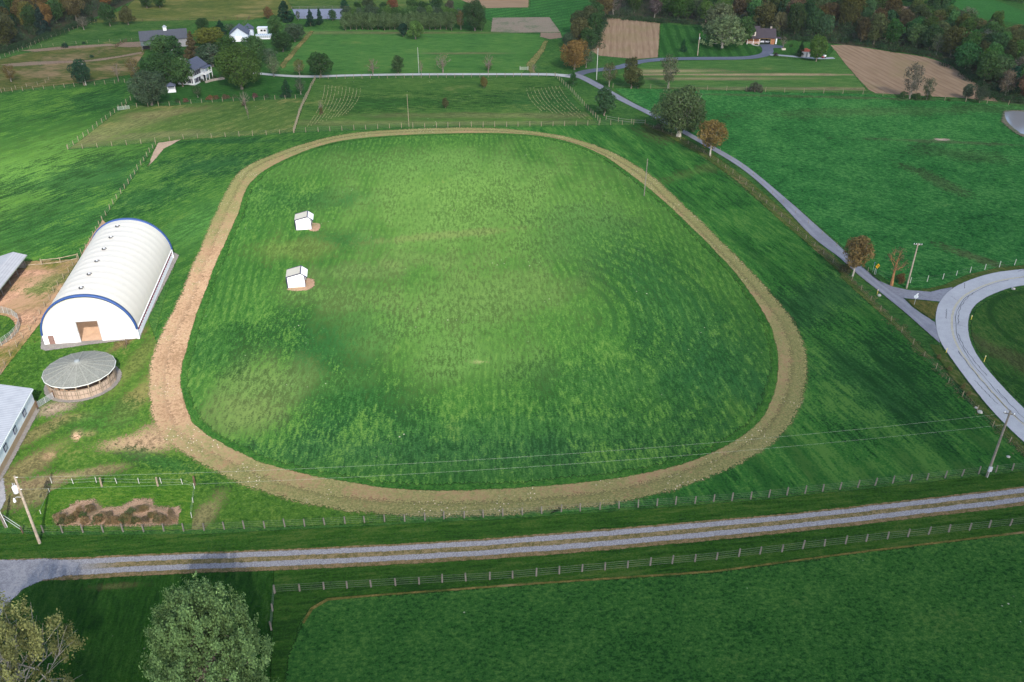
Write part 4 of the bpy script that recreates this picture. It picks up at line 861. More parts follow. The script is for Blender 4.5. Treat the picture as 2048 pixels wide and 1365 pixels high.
gr = gable_house('garage', 479, 84, R(10), 7.4, 8, 2.8, 5.6, palewhite, M['slate'], 'pale blue-white gabled garage showing above the big yard tree', 'garage')
MB().box((0, -.06, 1.2), (2.8, .1, 2.3)).build('garage_door', M['whitewall'], gr)
ms = empty('machine_shed', G(525, 68), R(4), 'small white flat-roofed shed with two dark openings behind the garage', 'shed')
MB().box2((-2, 0, 0), (2, 3, 2.3)).build('wall', M['whitewall'], ms); MB().box2((-2.2, -.3, 2.3), (2.2, 3.2, 2.45)).build('roof', M['whitewall'], ms)
for x in (-.2, 1.1): MB().box((x, -.05, 1.35), (.9, .1, .7)).build('opening_shade', M['dark'], ms)  # near-black panels on the wall, painted shade of two open bays
gh = empty('greenhouse', G(511, 79), R(3), 'low white-framed glass greenhouse in front of the small white shed', 'greenhouse')
gg = MB()
for i in range(9): gg.box((i*.8, 0, .7), (.08, .08, 1.4)); gg.box((i*.8, 1.6, 1.55), (.06, 3.3, .06))
gg.box((3.2, 0, 1.4), (6.5, .1, .1)); gg.box((3.2, -.02, .25), (6.5, .1, .5)); gg.build('frame', M['whitewall'], gh)
MB().box2((0, .08, .5), (6.4, 3.2, 1.5)).build('glazing', plain('milky_glass', (.36, .40, .42), .2, .6), gh)
sc2 = empty('dark_gable_shed', G(497, 72), R(12), 'dark roofed shed standing between the garage and the greenhouse', 'shed')
MB().box2((-2, 0, 0), (2.2, 5, 2.4)).build('wall', palewhite, sc2); MB().prism([(-2.3, 2.3), (.1, 4.0), (2.5, 2.3), (2.5, 2.45), (.1, 4.15), (-2.3, 2.45)], 'y', -.3, 5.3).build('roof', M['slate'], sc2)

# ------------------------------------------------------------------ brick house with garage, red-roofed hut
def make_brick_house():
    a = G(1506, 88.5); b = G(1543, 89.5); root = empty('brick_house', a, frame(a, b), 'brick house with dark brown roof, dormer and open double garage', 'house')
    Ln = 8.6
    wm = MB()
    wm.box2((0, 0, 0), (2.7, .25, 2.6)); wm.box2((6.9, 0, 0), (Ln, .25, 2.6)); wm.box2((2.7, 0, 2.15), (6.9, .25, 2.6)); wm.box2((0, 6.8, 0), (Ln, 7, 2.6)); wm.box2((0, .25, 0), (.2, 6.8, 2.6)); wm.box2((Ln-.2, .25, 0), (Ln, 6.8, 2.6))
    wm.build('wall', M['brick'], root)
    MB().prism([(-.5, 2.5), (3.5, 5.5), (7.5, 2.5), (7.5, 2.64), (3.5, 5.66), (-.5, 2.64)], 'x', -.2, Ln+.4).build('roof', M['brownroof'], root)
    MB().prism([(-.6, 2.45), (3.7, 6.3), (7.6, 2.45), (7.6, 2.6), (3.7, 6.46), (-.6, 2.6)], 'x', -2.9, 2.5).build('side_roof', M['brownroof'], root)
    d = MB().box((-.3, .9, 4.0), (1.9, 1.6, 1.6)).build('dormer', plain('cream_siding', (.62, .56, .48), .8), root)
    MB().prism([(-1.5, 4.75), (-.3, 5.9), (.9, 4.75), (.9, 4.9), (-.3, 6.05), (-1.5, 4.9)], 'y', -.1, 2.4).build('dormer_roof', M['brownroof'], d)
    MB().box((-.3, .07, 4.1), (.9, .08, 1.0)).build('dormer_window', M['dark'], d)
    MB().box2((-2.6, .3, 0), (-.01, 6.5, 2.5)).build('side_wall', M['brick'], root)
    MB().box2((-2.8, -1.4, 2.4), (2.4, .0, 2.52)).build('porch_roof', M['brownroof'], root)
    for x in (-2.6, -.2, 2.2): MB().box((x, -1.25, 1.2), (.16, .16, 2.4)).build('porch_column', M['whitewall'], root)
    pr = MB()
    for i in range(18): pr.box((-2.5+i*.27, -1.25, .75), (.05, .05, .7))
    pr.box((-.2, -1.25, 1.12), (4.8, .07, .07)); pr.build('porch_railing', M['whitewall'], root)
    MB().box2((2.7, .3, .18), (6.9, 6.7, .22)).build('garage_floor', M['dark'], root)
    tr = MB(); tr.box((2.62, -.04, 1.1), (.14, .1, 2.2)); tr.box((6.98, -.04, 1.1), (.14, .1, 2.2)); tr.box((4.8, -.04, 2.22), (4.5, .1, .14)); tr.build('door_trim', plain('ochre_trim', (.45, .33, .12), .7), root)
    MB().box((7.0, 3.9, 5.6), (.8, .8, 1.4)).build('chimney', plain('tan_stone', (.34, .28, .22), .9), root)
    MB().box2((Ln, .6, 2.3), (Ln+2.6, 3.4, 2.42)).build('carport_roof', M['brownroof'], root); MB().box((Ln+.7, .7, 1.15), (.5, .3, 2.3)).build('carport_pier', M['whitewall'], root)
    # two cars standing inside the open garage
    wmtx = Matrix.Translation(a) @ Matrix.Rotation(root.rotation_euler.z, 4, 'Z')
    for x, colr, lab in ((3.75, (.55, .56, .60), 'silver car parked in the left bay of the open brick garage'), (5.85, (.32, .33, .37), 'dark grey car parked in the right bay of the open brick garage')):
        c = empty('parked_car', wmtx @ Vector((x, .9, .22)), root.rotation_euler.z, lab, 'car', 'cars in the open garage')
        pm2 = plain('car_paint', colr, .3, .5, .03)
        MB().prism([(0, .35), (4.1, .35), (4.15, .75), (3.9, .95), (3.3, 1.0), (2.8, 1.45), (1.5, 1.45), (.95, 1.0), (.1, .85), (-.05, .6)], 'y', -.8, .8)
        body = MB().prism([(0.0, .32), (4.1, .32), (4.15, .75), (3.9, .95), (3.3, 1.0), (2.8, 1.42), (1.5, 1.42), (.95, .98), (.1, .84), (-.05, .6)], 'x', -.82, .82)
        body.build('body', pm2, c); MB().prism([(1.0, 1.0), (1.5, 1.385), (1.47, 1.40), (.95, 1.02)], 'x', -.66, .66).build('windscreen', M['glass'], c)
        for sx in (-.62, .62): MB().box((sx, -.03, .72), (.34, .08, .16)).build('headlight', M['whitewall'], c)
        for sx in (-.8, .8):
            for y in (.8, 3.2):
                MB().tube([(sx-.1, y, .33), (sx+.1, y, .33)], .33, 12).build('wheel', M['dark'], c)
make_brick_house()
def make_hut():
    c = G(1610, 113.5); root = empty('red_roofed_hut', c, R(15), 'small whitewashed hut with an orange-red roof behind a rounded tree', 'hut')
    n = 8; r = 1.9; ring = [(math.cos(2*math.pi*i/n)*r, math.sin(2*math.pi*i/n)*r) for i in range(n)]
    MB().prism(ring, 'z', 0, 2.3).build('wall', plain('whitewashed_plaster', (.62, .58, .54), .9, .1, .15, 1.5), root)
    o = [(x*1.16, y*1.16) for x, y in ring]
    MB().add([(x, y, 2.3) for x, y in o]+[(0, 0, 3.3)], [(i, (i+1) % n, n) for i in range(n)]+[tuple(range(n))[::-1]]).build('roof', plain('orange_red_tiles', (.50, .10, .045), .7, .2, .15, 3), root)
    MB().box((-.4, -1.78, .95), (.8, .1, 1.9)).build('door', plain('grey_door', (.25, .27, .25), .8), root)
    t = empty('garden_tractor', G(1647, 117), R(200), 'small red and white garden tractor parked at the end of the gravel path', 'tractor')
    MB().box((.3, 0, .55), (1.0, .6, .4)).build('bonnet', plain('red_paint', (.4, .05, .04), .4), t)
    MB().box((-.3, 0, .95), (.9, .9, .5)).build('canopy', M['whitewall'], t)
    for x in (-.4, .6):
        for y in (-.42, .42): MB().tube([(x, y-.1, .3), (x, y+.1, .3)], .3, 10).build('wheel', M['dark'], t)
    MB().box((-.45, 0, .6), (.4, .5, .25)).build('seat', M['dark'], t)
    pl = empty('stone_planter', G(1566.5, 100.5), R(5), 'pale stone planter in the lawn beside the brick house driveway', 'planter')
    MB().box((0, 0, .4), (1.6, 1.2, .8), 0, .9).build('basin', plain('pale_stone', (.52, .47, .36), .9), pl)
    MB().box((0, 0, .82), (1.3, .9, .08)).build('soil', M['brownwood'], pl)
make_hut()
# ------------------------------------------------------------------ utility poles and wires
def make_pole(px, py, top_py, label, lean=(0, 0), r=.16, mat=None, arms=(), name='utility_pole'):
    g = G(px, py); h = HT(top_py, g.y)
    root = empty(name, g, 0, label, 'pole')
    MB().tube([(0, 0, -.3), (lean[0]*.5, lean[1]*.5, h*.5), (lean[0], lean[1], h)], [r*1.15, r, r*.75], 8).build('pole_shaft', mat or M['pole'], root)
    for (z, L, rz) in arms:
        a = MB().box((lean[0], lean[1], h*z), (L, .12, .14), rz).build('crossarm', M['greypost'], root)
        for s_ in (-.46, -.2, .2, .46): MB().tube([(lean[0]+s_*L*math.cos(rz), lean[1]+s_*L*math.sin(rz), h*z+.05), (lean[0]+s_*L*math.cos(rz), lean[1]+s_*L*math.sin(rz), h*z+.28)], [.07, .05], 6).build('insulator', M['whitewall'], a)
    return root, g, h
pl, gl, hl = make_pole(80, 1088, 953, 'tan utility pole with a white transformer and lamp beside the garden', (0, 0), .17)
tf = MB().tube([(-.45, -.1, hl*.77), (-.45, -.1, hl*.77+.1), (-.45, -.1, hl*.86), (-.45, -.1, hl*.87)], [.26, .33, .33, .2], 14).build('transformer', plain('white_transformer', (.74, .74, .78), .4), pl, True)
for dx in (-.12, .12): MB().tube([(-.45+dx, -.1, hl*.86), (-.45+dx, -.1, hl*.91)], [.06, .04], 6).build('bushing', M['greymetal'], tf)
lm = MB().tube([(0, 0, hl*.70), (-.6, -.2, hl*.72), (-.85, -.3, hl*.705)], .035, 6).build('lamp_arm', M['greymetal'], pl)
MB().tube([(-.95, -.33, hl*.66), (-.95, -.33, hl*.69), (-.95, -.33, hl*.71)], [.18, .14, .06], 10).build('lamp_head', M['whitewall'], lm)
for z in (.985, .815): MB().tube([(0, 0, hl*z), (.35, 0, hl*z)], .05, 6).build('insulator', M['whitewall'], pl)
pr, gr_, hr = make_pole(1973, 955, 822, 'grey brown utility pole with a small white meter box by the gravel drive', (0, 0), .17, M['greypost'])
mtb = MB().box((-.05, -.26, 1.75), (.5, .25, .8)).build('meter_box', plain('white_meter', (.42, .42, .45), .4), pr)
MB().tube([(.02, -.2, .1), (.02, -.2, 1.4)], .04, 6).build('conduit', M['greymetal'], mtb)
ar = MB().box((0, 0, hr*.955), (.14, 1.5, .12), R(65)).build('crossarm', M['greypost'], pr)
for s_ in (-.6, .6): MB().tube([(s_*math.cos(R(155)), s_*math.sin(R(155)), hr*.955+.06), (s_*math.cos(R(155)), s_*math.sin(R(155)), hr*.955+.3)], [.09, .06], 6).build('insulator', M['whitewall'], ar)
def wire(a, b, sag, label, r=.0065):
    pts = [a.lerp(b, i/60)-Vector((0, 0, sag*4*(i/60)*(1-i/60))) for i in range(61)]
    o = MB().tube(pts, r, 4).build('overhead_wire', M['pale_wire']); tag(o, label, 'wire')
wire(gl+Vector((.35, 0, hl*.985)), gr_+Vector((-.5, .2, hr*.95)), 2.1, 'upper overhead wire sagging between the two utility poles along the gravel drive')
wire(gl+Vector((.35, 0, hl*.815)), gr_+Vector((0, 0, hr*.80)), 1.9, 'lower overhead wire sagging between the two utility poles along the gravel drive')
make_pole(1813, 577, 487, 'tall utility pole with a short crossarm at the road junction', (0, 0), .15, M['pole'], ((.97, 1.6, R(-8)),))
make_pole(1288, 393, 318, 'slim grey pole standing inside the right bend of the oval track', (.15, 0), .10, M['greypost'])
make_pole(818, 254, 189, 'slim pale pole at the fence behind the far end of the oval', (0, 0), .075, M['post'])
make_pole(838, 148, 95, 'slim white pole beside the pale lane', (0, 0), .085, M['whitepost'])
make_pole(1193, 160, 97, 'white utility pole right of the orange-brown tree at the junction', (0, 0), .12, M['whitepost'])
make_pole(1395, 112, 67, 'tan utility pole with a transformer in the striped lawn of the brick house', (0, 0), .14)
t_ = bpy.data.objects[[o.name for o in bpy.data.objects if o.name.startswith('utility_pole')][-1]]
MB().tube([(.1, -.2, 6.4), (.1, -.2, 7.2)], .25, 10).build('transformer', M['greymetal'], t_)
make_pole(172, 171, 127, 'weathered utility pole with a crossarm before a dark tree, left pasture fence', (0, 0), .13, M['whitepost'], ((.95, 1.5, 0),))
make_pole(350, 118, 100, 'pole top with a crossarm showing above the trees beside the farmhouse', (0, 0), .12, M['pole'], ((.95, 1.4, R(20)),))
# stub pole and guy at the lower left corner
g = G(12, 1055); sp_ = empty('support_pole', g, 0, 'short leaning pale pole at the left frame edge beside the gravel apron', 'pole')
MB().tube([(0, 0, -.2), (-.45, .1, 5.2)], [.17, .14], 8).build('pole_shaft', M['greypost'], sp_); MB().tube([(.22, 0, 0), (-.1, .08, 3.4)], .035, 5).build('conduit', M['whitewall'], sp_)

# ------------------------------------------------------------------ signs by the road
def sign_post(root, h, r=.035): MB().tube([(0, 0, 0), (0, 0, h)], r, 6).build('post', M['greymetal'], root)
ys = empty('warning_sign', G(1751, 550), R(28), 'yellow diamond warning sign with a black arrow on the road edge', 'road sign')
hs = HT(532.5, G(1751, 550).y); sign_post(ys, hs)
k = .62
MB().prism([(0, hs-k), (k, hs), (0, hs+k), (-k, hs)], 'y', -.07, -.04).build('sign_plate', plain('amber_sign_paint', (.85, .42, .012), .5, .3, .05), ys)
mk = MB(); mk.box((-.02, -.075, hs-.16), (.10, .008, .34)); mk.box((.10, -.075, hs+.02), (.30, .008, .10)); mk.add([(.12, -.079, hs+.22), (.34, -.079, hs+.03), (.12, -.079, hs-.16)], [(0, 1, 2)]); mk.box((-.14, -.0752, hs+.20), (.26, .008, .09)); mk.build('arrow_mark', M['dark'], ys)
rs = empty('road_sign', G(1828, 611), R(-12), 'white round-edged road sign seen edge-on standing in the small grass triangle', 'road sign')
hs = HT(594, G(1828, 611).y); sign_post(rs, hs+.3)
oc = [(.42*math.cos(R(22.5+45*i)), hs+.42*math.sin(R(22.5+45*i))) for i in range(8)]
MB().prism(oc, 'y', .04, .07).build('sign_plate', plain('pale_sign_back', (.60, .66, .68), .4, .5), rs)
MB().box((.10, 0, hs+.62), (.55, .03, .22), R(40)).build('street_name_blade', M['whitewall'], rs)
bs = empty('street_sign', G(1745, 545), R(60), 'thin post with a small blue sign just left of the yellow diamond', 'road sign')
sign_post(bs, 2.4); MB().box((0, -.04, 2.1), (.42, .03, .5)).build('sign_plate', plain('blue_sign', (.06, .10, .30), .5), bs)
def marker(px, py, h, label, colr=(.62, .45, .10), name='marker_post'):
    r_ = empty(name, G(px, py), 0, label, 'marker'); MB().tube([(0, 0, 0), (0, 0, h)], .06, 6).build('post', plain('marker_paint', colr, .6), r_); MB().box((0, 0, h-.12), (.16, .05, .24)).build('reflector', M['whitewall'], r_)
marker(1754, 590, 1.2, 'yellow roadside marker post at the side road beside the white stone')
marker(1892, 706, 1.0, 'yellow marker post at the outer edge of the main road curve', (.75, .6, .08))
marker(1942, 640, 1.0, 'yellow marker post at the inner edge of the main road curve', (.75, .6, .08))
marker(1968, 724, 1.3, 'yellow marker post in the grass inside the main road curve', (.7, .55, .1))
def stone(px, py, r, label, seed, colr=(.36, .34, .30)):
    rnd_ = random.Random(seed); bm = bmesh.new(); bmesh.ops.create_icosphere(bm, subdivisions=2, radius=r)
    for v in bm.verts: v.co *= rnd_.uniform(.8, 1.15); v.co.z *= .65
    me_ = bpy.data.meshes.new('stone'); bm.to_mesh(me_); bm.free(); me_.materials.append(plain('pale_stone_rough', colr, .9)); o = link('stone', me_); o.location = G(px, py)+Vector((0, 0, r*.35)); tag(o, label, 'stone')
stone(1758, 592, .38, 'white stone at the side road edge opposite the yellow sign', 1)
stone(1959, 826, .45, 'pale stone by the main road verge, the larger of the pair', 2); stone(1952, 817, .30, 'pale stone by the main road verge, the smaller of the pair', 3)
stone(2016, 915, .30, 'white stone in the grass beyond the meter-box pole', 4); stone(2026, 579, .40, 'grey stone at the top of the main road inner edge', 5)

# ------------------------------------------------------------------ fences
post_cache = {}
def post_mesh(h, w, mat, rnd_):
    key = (h, w, mat, rnd_)
    if key not in post_cache:
        q = random.Random(rnd_); mb = MB(); lean = (q.uniform(-.05, .05), q.uniform(-.05, .05))
        mb.tube([(0, 0, -.1), (lean[0], lean[1], h), (lean[0], lean[1], h+.02)], [w/2*1.05, w/2*.95, w/2*.6], 7)
        post_cache[key] = mb.mesh('post', M[mat])
    return post_cache[key]
def fence(px, label, spacing=2.7, h=1.35, w=.15, mat='post', nw=4, wr=.009, wmat='wire', boards=False, name='fence', skip=()):
    pts = [G(*p) for p in px]; tot = 0; seg = []
    for a, b in zip(pts, pts[1:]): seg.append((tot, a, b)); tot += (b-a).length
    root = empty(name, pts[0], 0, label, 'fence'); n = max(2, int(tot/spacing)+1); ps = []
    for i in range(n):
        t = tot*i/(n-1)
        for s0, a, b in reversed(seg):
            if t >= s0-1e-6: ps.append(a.lerp(b, min(1, (t-s0)/max(1e-6, (b-a).length)))-pts[0]); break
    rq = random.Random(len(px)*7+int(tot)); extra = MB()
    order = sorted(range(n), key=lambda i: ps[i].y+pts[0].y); keep = set(order[:100])
    for i, p in enumerate(ps):
        jit = Vector((rq.uniform(-.06, .06), rq.uniform(-.06, .06), 0)); me_ = post_mesh(h, w, mat, rq.randrange(5))
        sc_ = rq.uniform(.9, 1.12)
        if i in keep:
            o = link('post', me_, root, p+jit, rq.uniform(0, 6)); o.scale = (1, 1, sc_)
        else: extra.tube([p, p+Vector((0, 0, h))], w/2, 6)
    if extra.v: tag(extra.build('post_row', M[mat], root), kind='stuff')
    for k in range(nw):
        z = h*(k+.7)/nw if not boards else .3+(h-.45)*k/max(1, nw-1); mb = MB()
        if boards:
            for a, b in zip(ps, ps[1:]):
                mb.box((a+b)/2+Vector((0, 0, z)), ((b-a).length, .05, .16), math.atan2((b-a).y, (b-a).x))
            mb.build('rail', M[mat], root)
        else:
            mb.tube(ps and [p+Vector((0, 0, z)) for p in ps], wr, 4, False); mb.build('wire_strand', M[wmat], root)
    return root
fence([(551, 1186), (1000, 1160), (1200, 1142), (1420, 1122), (1700, 1088), (2060, 1048), (2250, 1022)], 'long four-rail fence with weathered posts along the near side of the gravel drive', 3.0, 1.45, .22, 'greypost', 4, .010, 'wire')
fence([(549, 1188), (546, 1225), (543, 1262)], 'short end fence turning towards the camera at the left end of the long near fence', 2.6, 1.45, .22, 'greypost', 3, .010, 'wire')
fence([(46, 1066), (115, 1066), (395, 1062), (600, 1053), (1000, 1033), (1230, 1018), (1500, 999), (1780, 968), (2060, 937), (2250, 913)], 'long wire fence with pale posts between the oval track and the gravel drive', 2.75, 1.35, .20, 'greypost', 4, .008, 'wire')
fence([(10, 1042), (28, 1050), (46, 1066)], 'short pipe-railed fence linking the leaning pole to the garden corner', 2.2, 1.3, .18, 'brownwood', 2, .05, 'pale_wire')
fence([(136, 300), (230, 293), (318, 285), (351, 280), (440, 275), (512, 272), (587, 266)], 'wire fence along the near side of the small tan paddock', 4.0, 1.5, .15, 'post', 4)
fence([(588, 266), (700, 261), (800, 256), (1000, 254), (1180, 251.5), (1290, 249)], 'wire fence with tall pale posts behind the far end of the oval', 3.6, 1.6, .16, 'post', 4)
fence([(137, 299), (180, 266), (228, 228), (250, 210), (278, 190)], 'slanting post fence along the left side of the small tan paddock', 3.3, 1.5, .17, 'post', 4)
fence([(252, 218), (300, 214), (345, 212), (395, 207), (450, 204), (512, 202), (612, 197)], 'fence between the farmhouse lawn and the small tan paddock', 3.4, 1.5, .17, 'post', 3)
fence([(588, 266), (597, 236), (605, 212), (613, 198)], 'close-posted fence between the small and middle paddocks, nearer half', 2.0, 1.6, .24, 'post', 3, .02)
fence([(613, 198), (622, 176), (631, 159)], 'close-posted fence beside the farmhouse lawn, running up to the lane', 2.2, 1.5, .22, 'post', 3, .02)
fence([(640, 158), (800, 157), (1000, 155), (1110, 153)], 'straight post fence along the near side of the pale lane', 3.0, 1.45, .16, 'post', 3)
fence([(1111, 154), (1140, 181), (1170, 214), (1200, 246)], 'close-posted fence slanting down from the lane junction beside the dark green verge', 2.6, 1.5, .17, 'post', 3)
fence([(1226, 176), (1290, 177.5), (1400, 180), (1500, 184), (1620, 187), (1736, 190), (1800, 196), (1920, 204), (2060, 214)], 'wire fence with thin pale posts along the far side of the right-hand pasture', 6.5, 1.7, .15, 'post', 2)
fence([(312, 290), (290, 320), (257, 368), (230, 405), (205, 443)], 'wire fence between the bright left pasture and the arena field, far half', 3.3, 1.4, .14, 'post', 3)
fence([(205, 443), (180, 487), (162, 510), (141, 543), (115, 575), (92, 613), (60, 662), (36, 692), (14, 724), (0, 753), (-40, 810)], 'wire fence with thin pale posts along the left side of the white arena barn', 3.0, 1.35, .13, 'post', 3)
fence([(52, 533), (68, 532), (84, 531)], 'short board fence at the corner of the horse shed', 2.6, 1.3, .16, 'post', 1, boards=True)
fence([(84, 531), (105, 529), (130, 526), (158, 519)], 'two-board wooden fence behind the horse lot', 3.0, 1.4, .18, 'post', 2, boards=True)
fence([(-40, 190), (10, 185), (95, 178), (162, 173), (250, 166)], 'post fence along the far side of the bright left pasture', 3.2, 1.4, .16, 'post', 2)
fence([(10, 183), (60, 174), (90, 168), (98, 161)], 'short broken fence line behind the left pasture fence', 3.4, 1.3, .15, 'post', 2)
fence([(-30, 130), (0, 119), (50, 98), (100, 77), (160, 56), (190, 46)], 'pale post fence along the foot of the upper left wood', 3.0, 1.4, .14, 'post', 2)
fence([(60, 98), (130, 90), (200, 86), (235, 85), (286, 80)], 'thin wire fence crossing the upper left paddocks towards the grey barn', 4.0, 1.3, .12, 'post', 2)
fence([(232, 96), (242, 90), (254, 84)], 'dark board fence by the bare soil left of the grey barn', 2.2, 1.4, .2, 'brownwood', 3, boards=True)
fence([(178, 118), (196, 110), (214, 102), (232, 95)], 'dark wire fence slanting through the tan paddocks', 3.2, 1.2, .14, 'brownwood', 2)
fence([(262, 44), (330, 43), (420, 40), (498, 38)], 'thin fence along the near side of the pale top meadow', 5.0, 1.3, .13, 'brownwood', 2)
fence([(480, 58), (492, 46), (500, 37)], 'short fence rising beside the pale track behind the garage', 3.5, 1.3, .14, 'brownwood', 3)
fence([(583, 19), (640, 18), (697, 18)], 'rail fence along the far side of the grey riding arena', 3.5, 1.4, .16, 'greypost', 2, .05)
fence([(594, 39), (640, 39.5), (686, 40)], 'rail fence along the near side of the grey riding arena', 3.5, 1.4, .16, 'greypost', 2, .05)
fence([(1290, 250), (1356, 278), (1400, 303), (1470, 352), (1560, 433), (1640, 505), (1690, 551), (1740, 601), (1790, 652), (1860, 728), (1920, 790), (1960, 830), (2055, 920)], 'old wire fence with brown weeds between the oval field and the side road', 4.2, 1.2, .11, 'post', 3)
fence([(1440, 305), (1500, 346), (1560, 402), (1620, 452), (1680, 500), (1735, 545)], 'sparse wire fence along the far side of the side road', 6.0, 1.1, .09, 'post', 2)
fence([(1748, 549), (1775, 559), (1800, 567), (1820, 567), (1851, 565), (1882, 560), (1921, 550), (1945, 545), (1993, 536), (2030, 531), (2060, 528)], 'pale post fence round the pasture corner at the road junction', 3.6, 1.35, .13, 'whitepost', 2)
fence([(1212, 240), (1250, 247), (1290, 249)], 'short rail fence ending at the side road beyond the oval', 3.4, 1.4, .15, 'post', 2, .05)
# garden wire fence
gf = fence([(104, 968), (145, 970), (205, 966), (260, 970), (317, 968), (353, 971), (392, 966), (386, 1010), (383, 1038)], 'garden fence of thin pale stakes around the straw bed', 3.0, 1.1, .09, 'whitepost', 2, .007, 'pale_wire')
fence([(82, 1030), (92, 1008), (100, 985)], 'row of three white stakes on the left side of the garden', 3.0, .9, .09, 'whitepost', 1, .007, 'pale_wire')
for (px, py), lab in zip(((204, 975), (316, 974), (390, 972)), ('stout wooden post on the garden fence, leftmost of three', 'stout wooden post on the garden fence, middle of three', 'stout wooden post at the garden fence corner, rightmost of three')):
    o = link('wooden_post', post_mesh(1.75, .28, 'brownwood' if px > 380 else 'post', 2)); o.location = G(px, py); tag(o, lab, 'post', 'stout posts of the garden fence')
gt = empty('farm_gate', G(236, 222), frame(G(236, 222), G(252, 220)), 'open pale metal gate at the top corner of the small tan paddock', 'gate')
q = MB(); L_ = 3.6
for k in range(5): q.tube([(0, 0, .25+.25*k), (L_, 0, .25+.25*k)], .045, 5)
for x in (0, L_/2, L_): q.tube([(x, 0, .2), (x, 0, 1.3)], .045, 5)
q.build('gate_frame', M['pale_wire'], gt)
gt2 = empty('farm_gate', G(1040, 141), 0, 'small pale gate by the grass track north of the lane', 'gate')
q = MB()
for k in range(4): q.tube([(0, 0, .25+.3*k), (3, 0, .25+.3*k)], .05, 5)
for x in (0, 3): q.tube([(x, 0, 0), (x, 0, 1.5)], .07, 5)
q.build('gate_frame', M['whitepost'], gt2)
# horse jump standards etc.: two rusty poles by the arena corner
rp = empty('pole_rack', G(245, 700), R(25), 'leaning rusty pole rack between the arena barn and the round pen', 'rack')
MB().tube([(0, 0, 0), (1.0, 1.6, 1.2)], .06, 5).build('pole', M['brownwood'], rp); MB().tube([(.5, 0, 0), (1.2, 1.4, 1.2)], .06, 5).build('pole', M['brownwood'], rp); MB().tube([(.9, 1.5, 0), (.9, 1.5, 1.9)], .05, 5).build('upright', M['greypost'], rp)
# ------------------------------------------------------------------ trees
def leaf_mat():
    s = NT('leaves'); oi = s.n('ShaderNodeObjectInfo').outputs['Color']; t = s.attr('tone')
    hs = s.n('ShaderNodeHueSaturation', {'Hue': s.math('MULTIPLY_ADD', t, -.022, .513), 'Saturation': 1.0, 'Value': s.math('MULTIPLY_ADD', t, 2.1, .32), 'Color': oi}).outputs[0]
    d = s.n('ShaderNodeBsdfDiffuse', {'Color': hs}); tr = s.n('ShaderNodeBsdfTranslucent', {'Color': hs})
    m = s.n('ShaderNodeMixShader', {0: .22}); s.set(m.inputs[1], d); s.set(m.inputs[2], tr); return s.fin(m)
LEAF = leaf_mat()
BARK = plain('bark', (.20, .165, .13), .95, .1, .3, 2); GREYBARK = plain('grey_brown_bark', (.25, .22, .18), .95, .1, .25, 2); PALEBARK = plain('pale_bark', (.42, .38, .32), .95, .1, .25, 2); VINEBARK = plain('rusty_vine_bark', (.34, .17, .075), .95, .1, .3, 2)
def foliage(rng, lobes, n, size, up=.35, ragged=.3, tufts=0):
    L = np.array(lobes, float); area = L[:, 3]*L[:, 4]+L[:, 4]*L[:, 5]+L[:, 3]*L[:, 5]
    idx = rng.choice(len(L), n, p=area/area.sum())
    d = rng.normal(size=(n, 3)); d[:, 2] += .25; d /= np.linalg.norm(d, axis=1)[:, None]
    lob_tone = rng.uniform(.25, .75, len(L))
    if tufts:                                                # leaves gather in small upright tufts on each lobe
        td = rng.normal(size=(len(L), tufts, 3)); td[:, :, 2] = np.abs(td[:, :, 2])*.9-.25; td /= np.linalg.norm(td, axis=2)[:, :, None]
        ti = rng.integers(0, tufts, n); base = td[idx, ti]; d = base+rng.normal(size=(n, 3))*.10; d /= np.linalg.norm(d, axis=1)[:, None]
        tt = rng.uniform(0, 1, (len(L), tufts))[idx, ti]
    r = 1-ragged*rng.random(n)**1.5+.12*rng.normal(size=n)*ragged
    p = L[idx, :3]+d*L[idx, 3:6]*r[:, None]
    if tufts: hh_ = rng.random(n); p += d*(hh_*size*2.6)[:, None]; p[:, 2] += hh_*size*2.6; p += rng.normal(size=(n, 3))*(size*.55*(1.05-hh_))[:, None]
    nr = d*.75+rng.normal(size=(n, 3))*.55; nr[:, 2] += up; nr /= np.linalg.norm(nr, axis=1)[:, None]
    a = np.cross(nr, rng.normal(size=(n, 3))); a /= np.linalg.norm(a, axis=1)[:, None]; b = np.cross(nr, a)
    s = (size*rng.uniform(.55, 1.25, n))[:, None]
    V = np.stack([p-a*s*.5, p-b*s*.32+a*s*.05, p+a*s*.55, p+b*s*.32+a*s*.05], 1).reshape(-1, 3)
    V[2::4] -= nr*s*.12; V[0::4] -= nr*s*.12
    tone = np.clip(lob_tone[idx]*.55+rng.uniform(0, .45, n)+(0 if not tufts else (tt-.5)*.3), 0, 1)
    me = bpy.data.meshes.new('crown'); me.vertices.add(4*n); me.loops.add(4*n); me.polygons.add(n)
    me.vertices.foreach_set('co', V.ravel()); me.loops.foreach_set('vertex_index', np.arange(4*n, dtype=np.int32))
    me.polygons.foreach_set('loop_start', np.arange(0, 4*n, 4, dtype=np.int32)); me.polygons.foreach_set('loop_total', np.full(n, 4, np.int32))
    me.update(); me.validate()
    at = me.attributes.new('tone', 'FLOAT', 'FACE'); at.data.foreach_set('value', tone.astype(np.float32)); me.materials.append(LEAF)
    return me
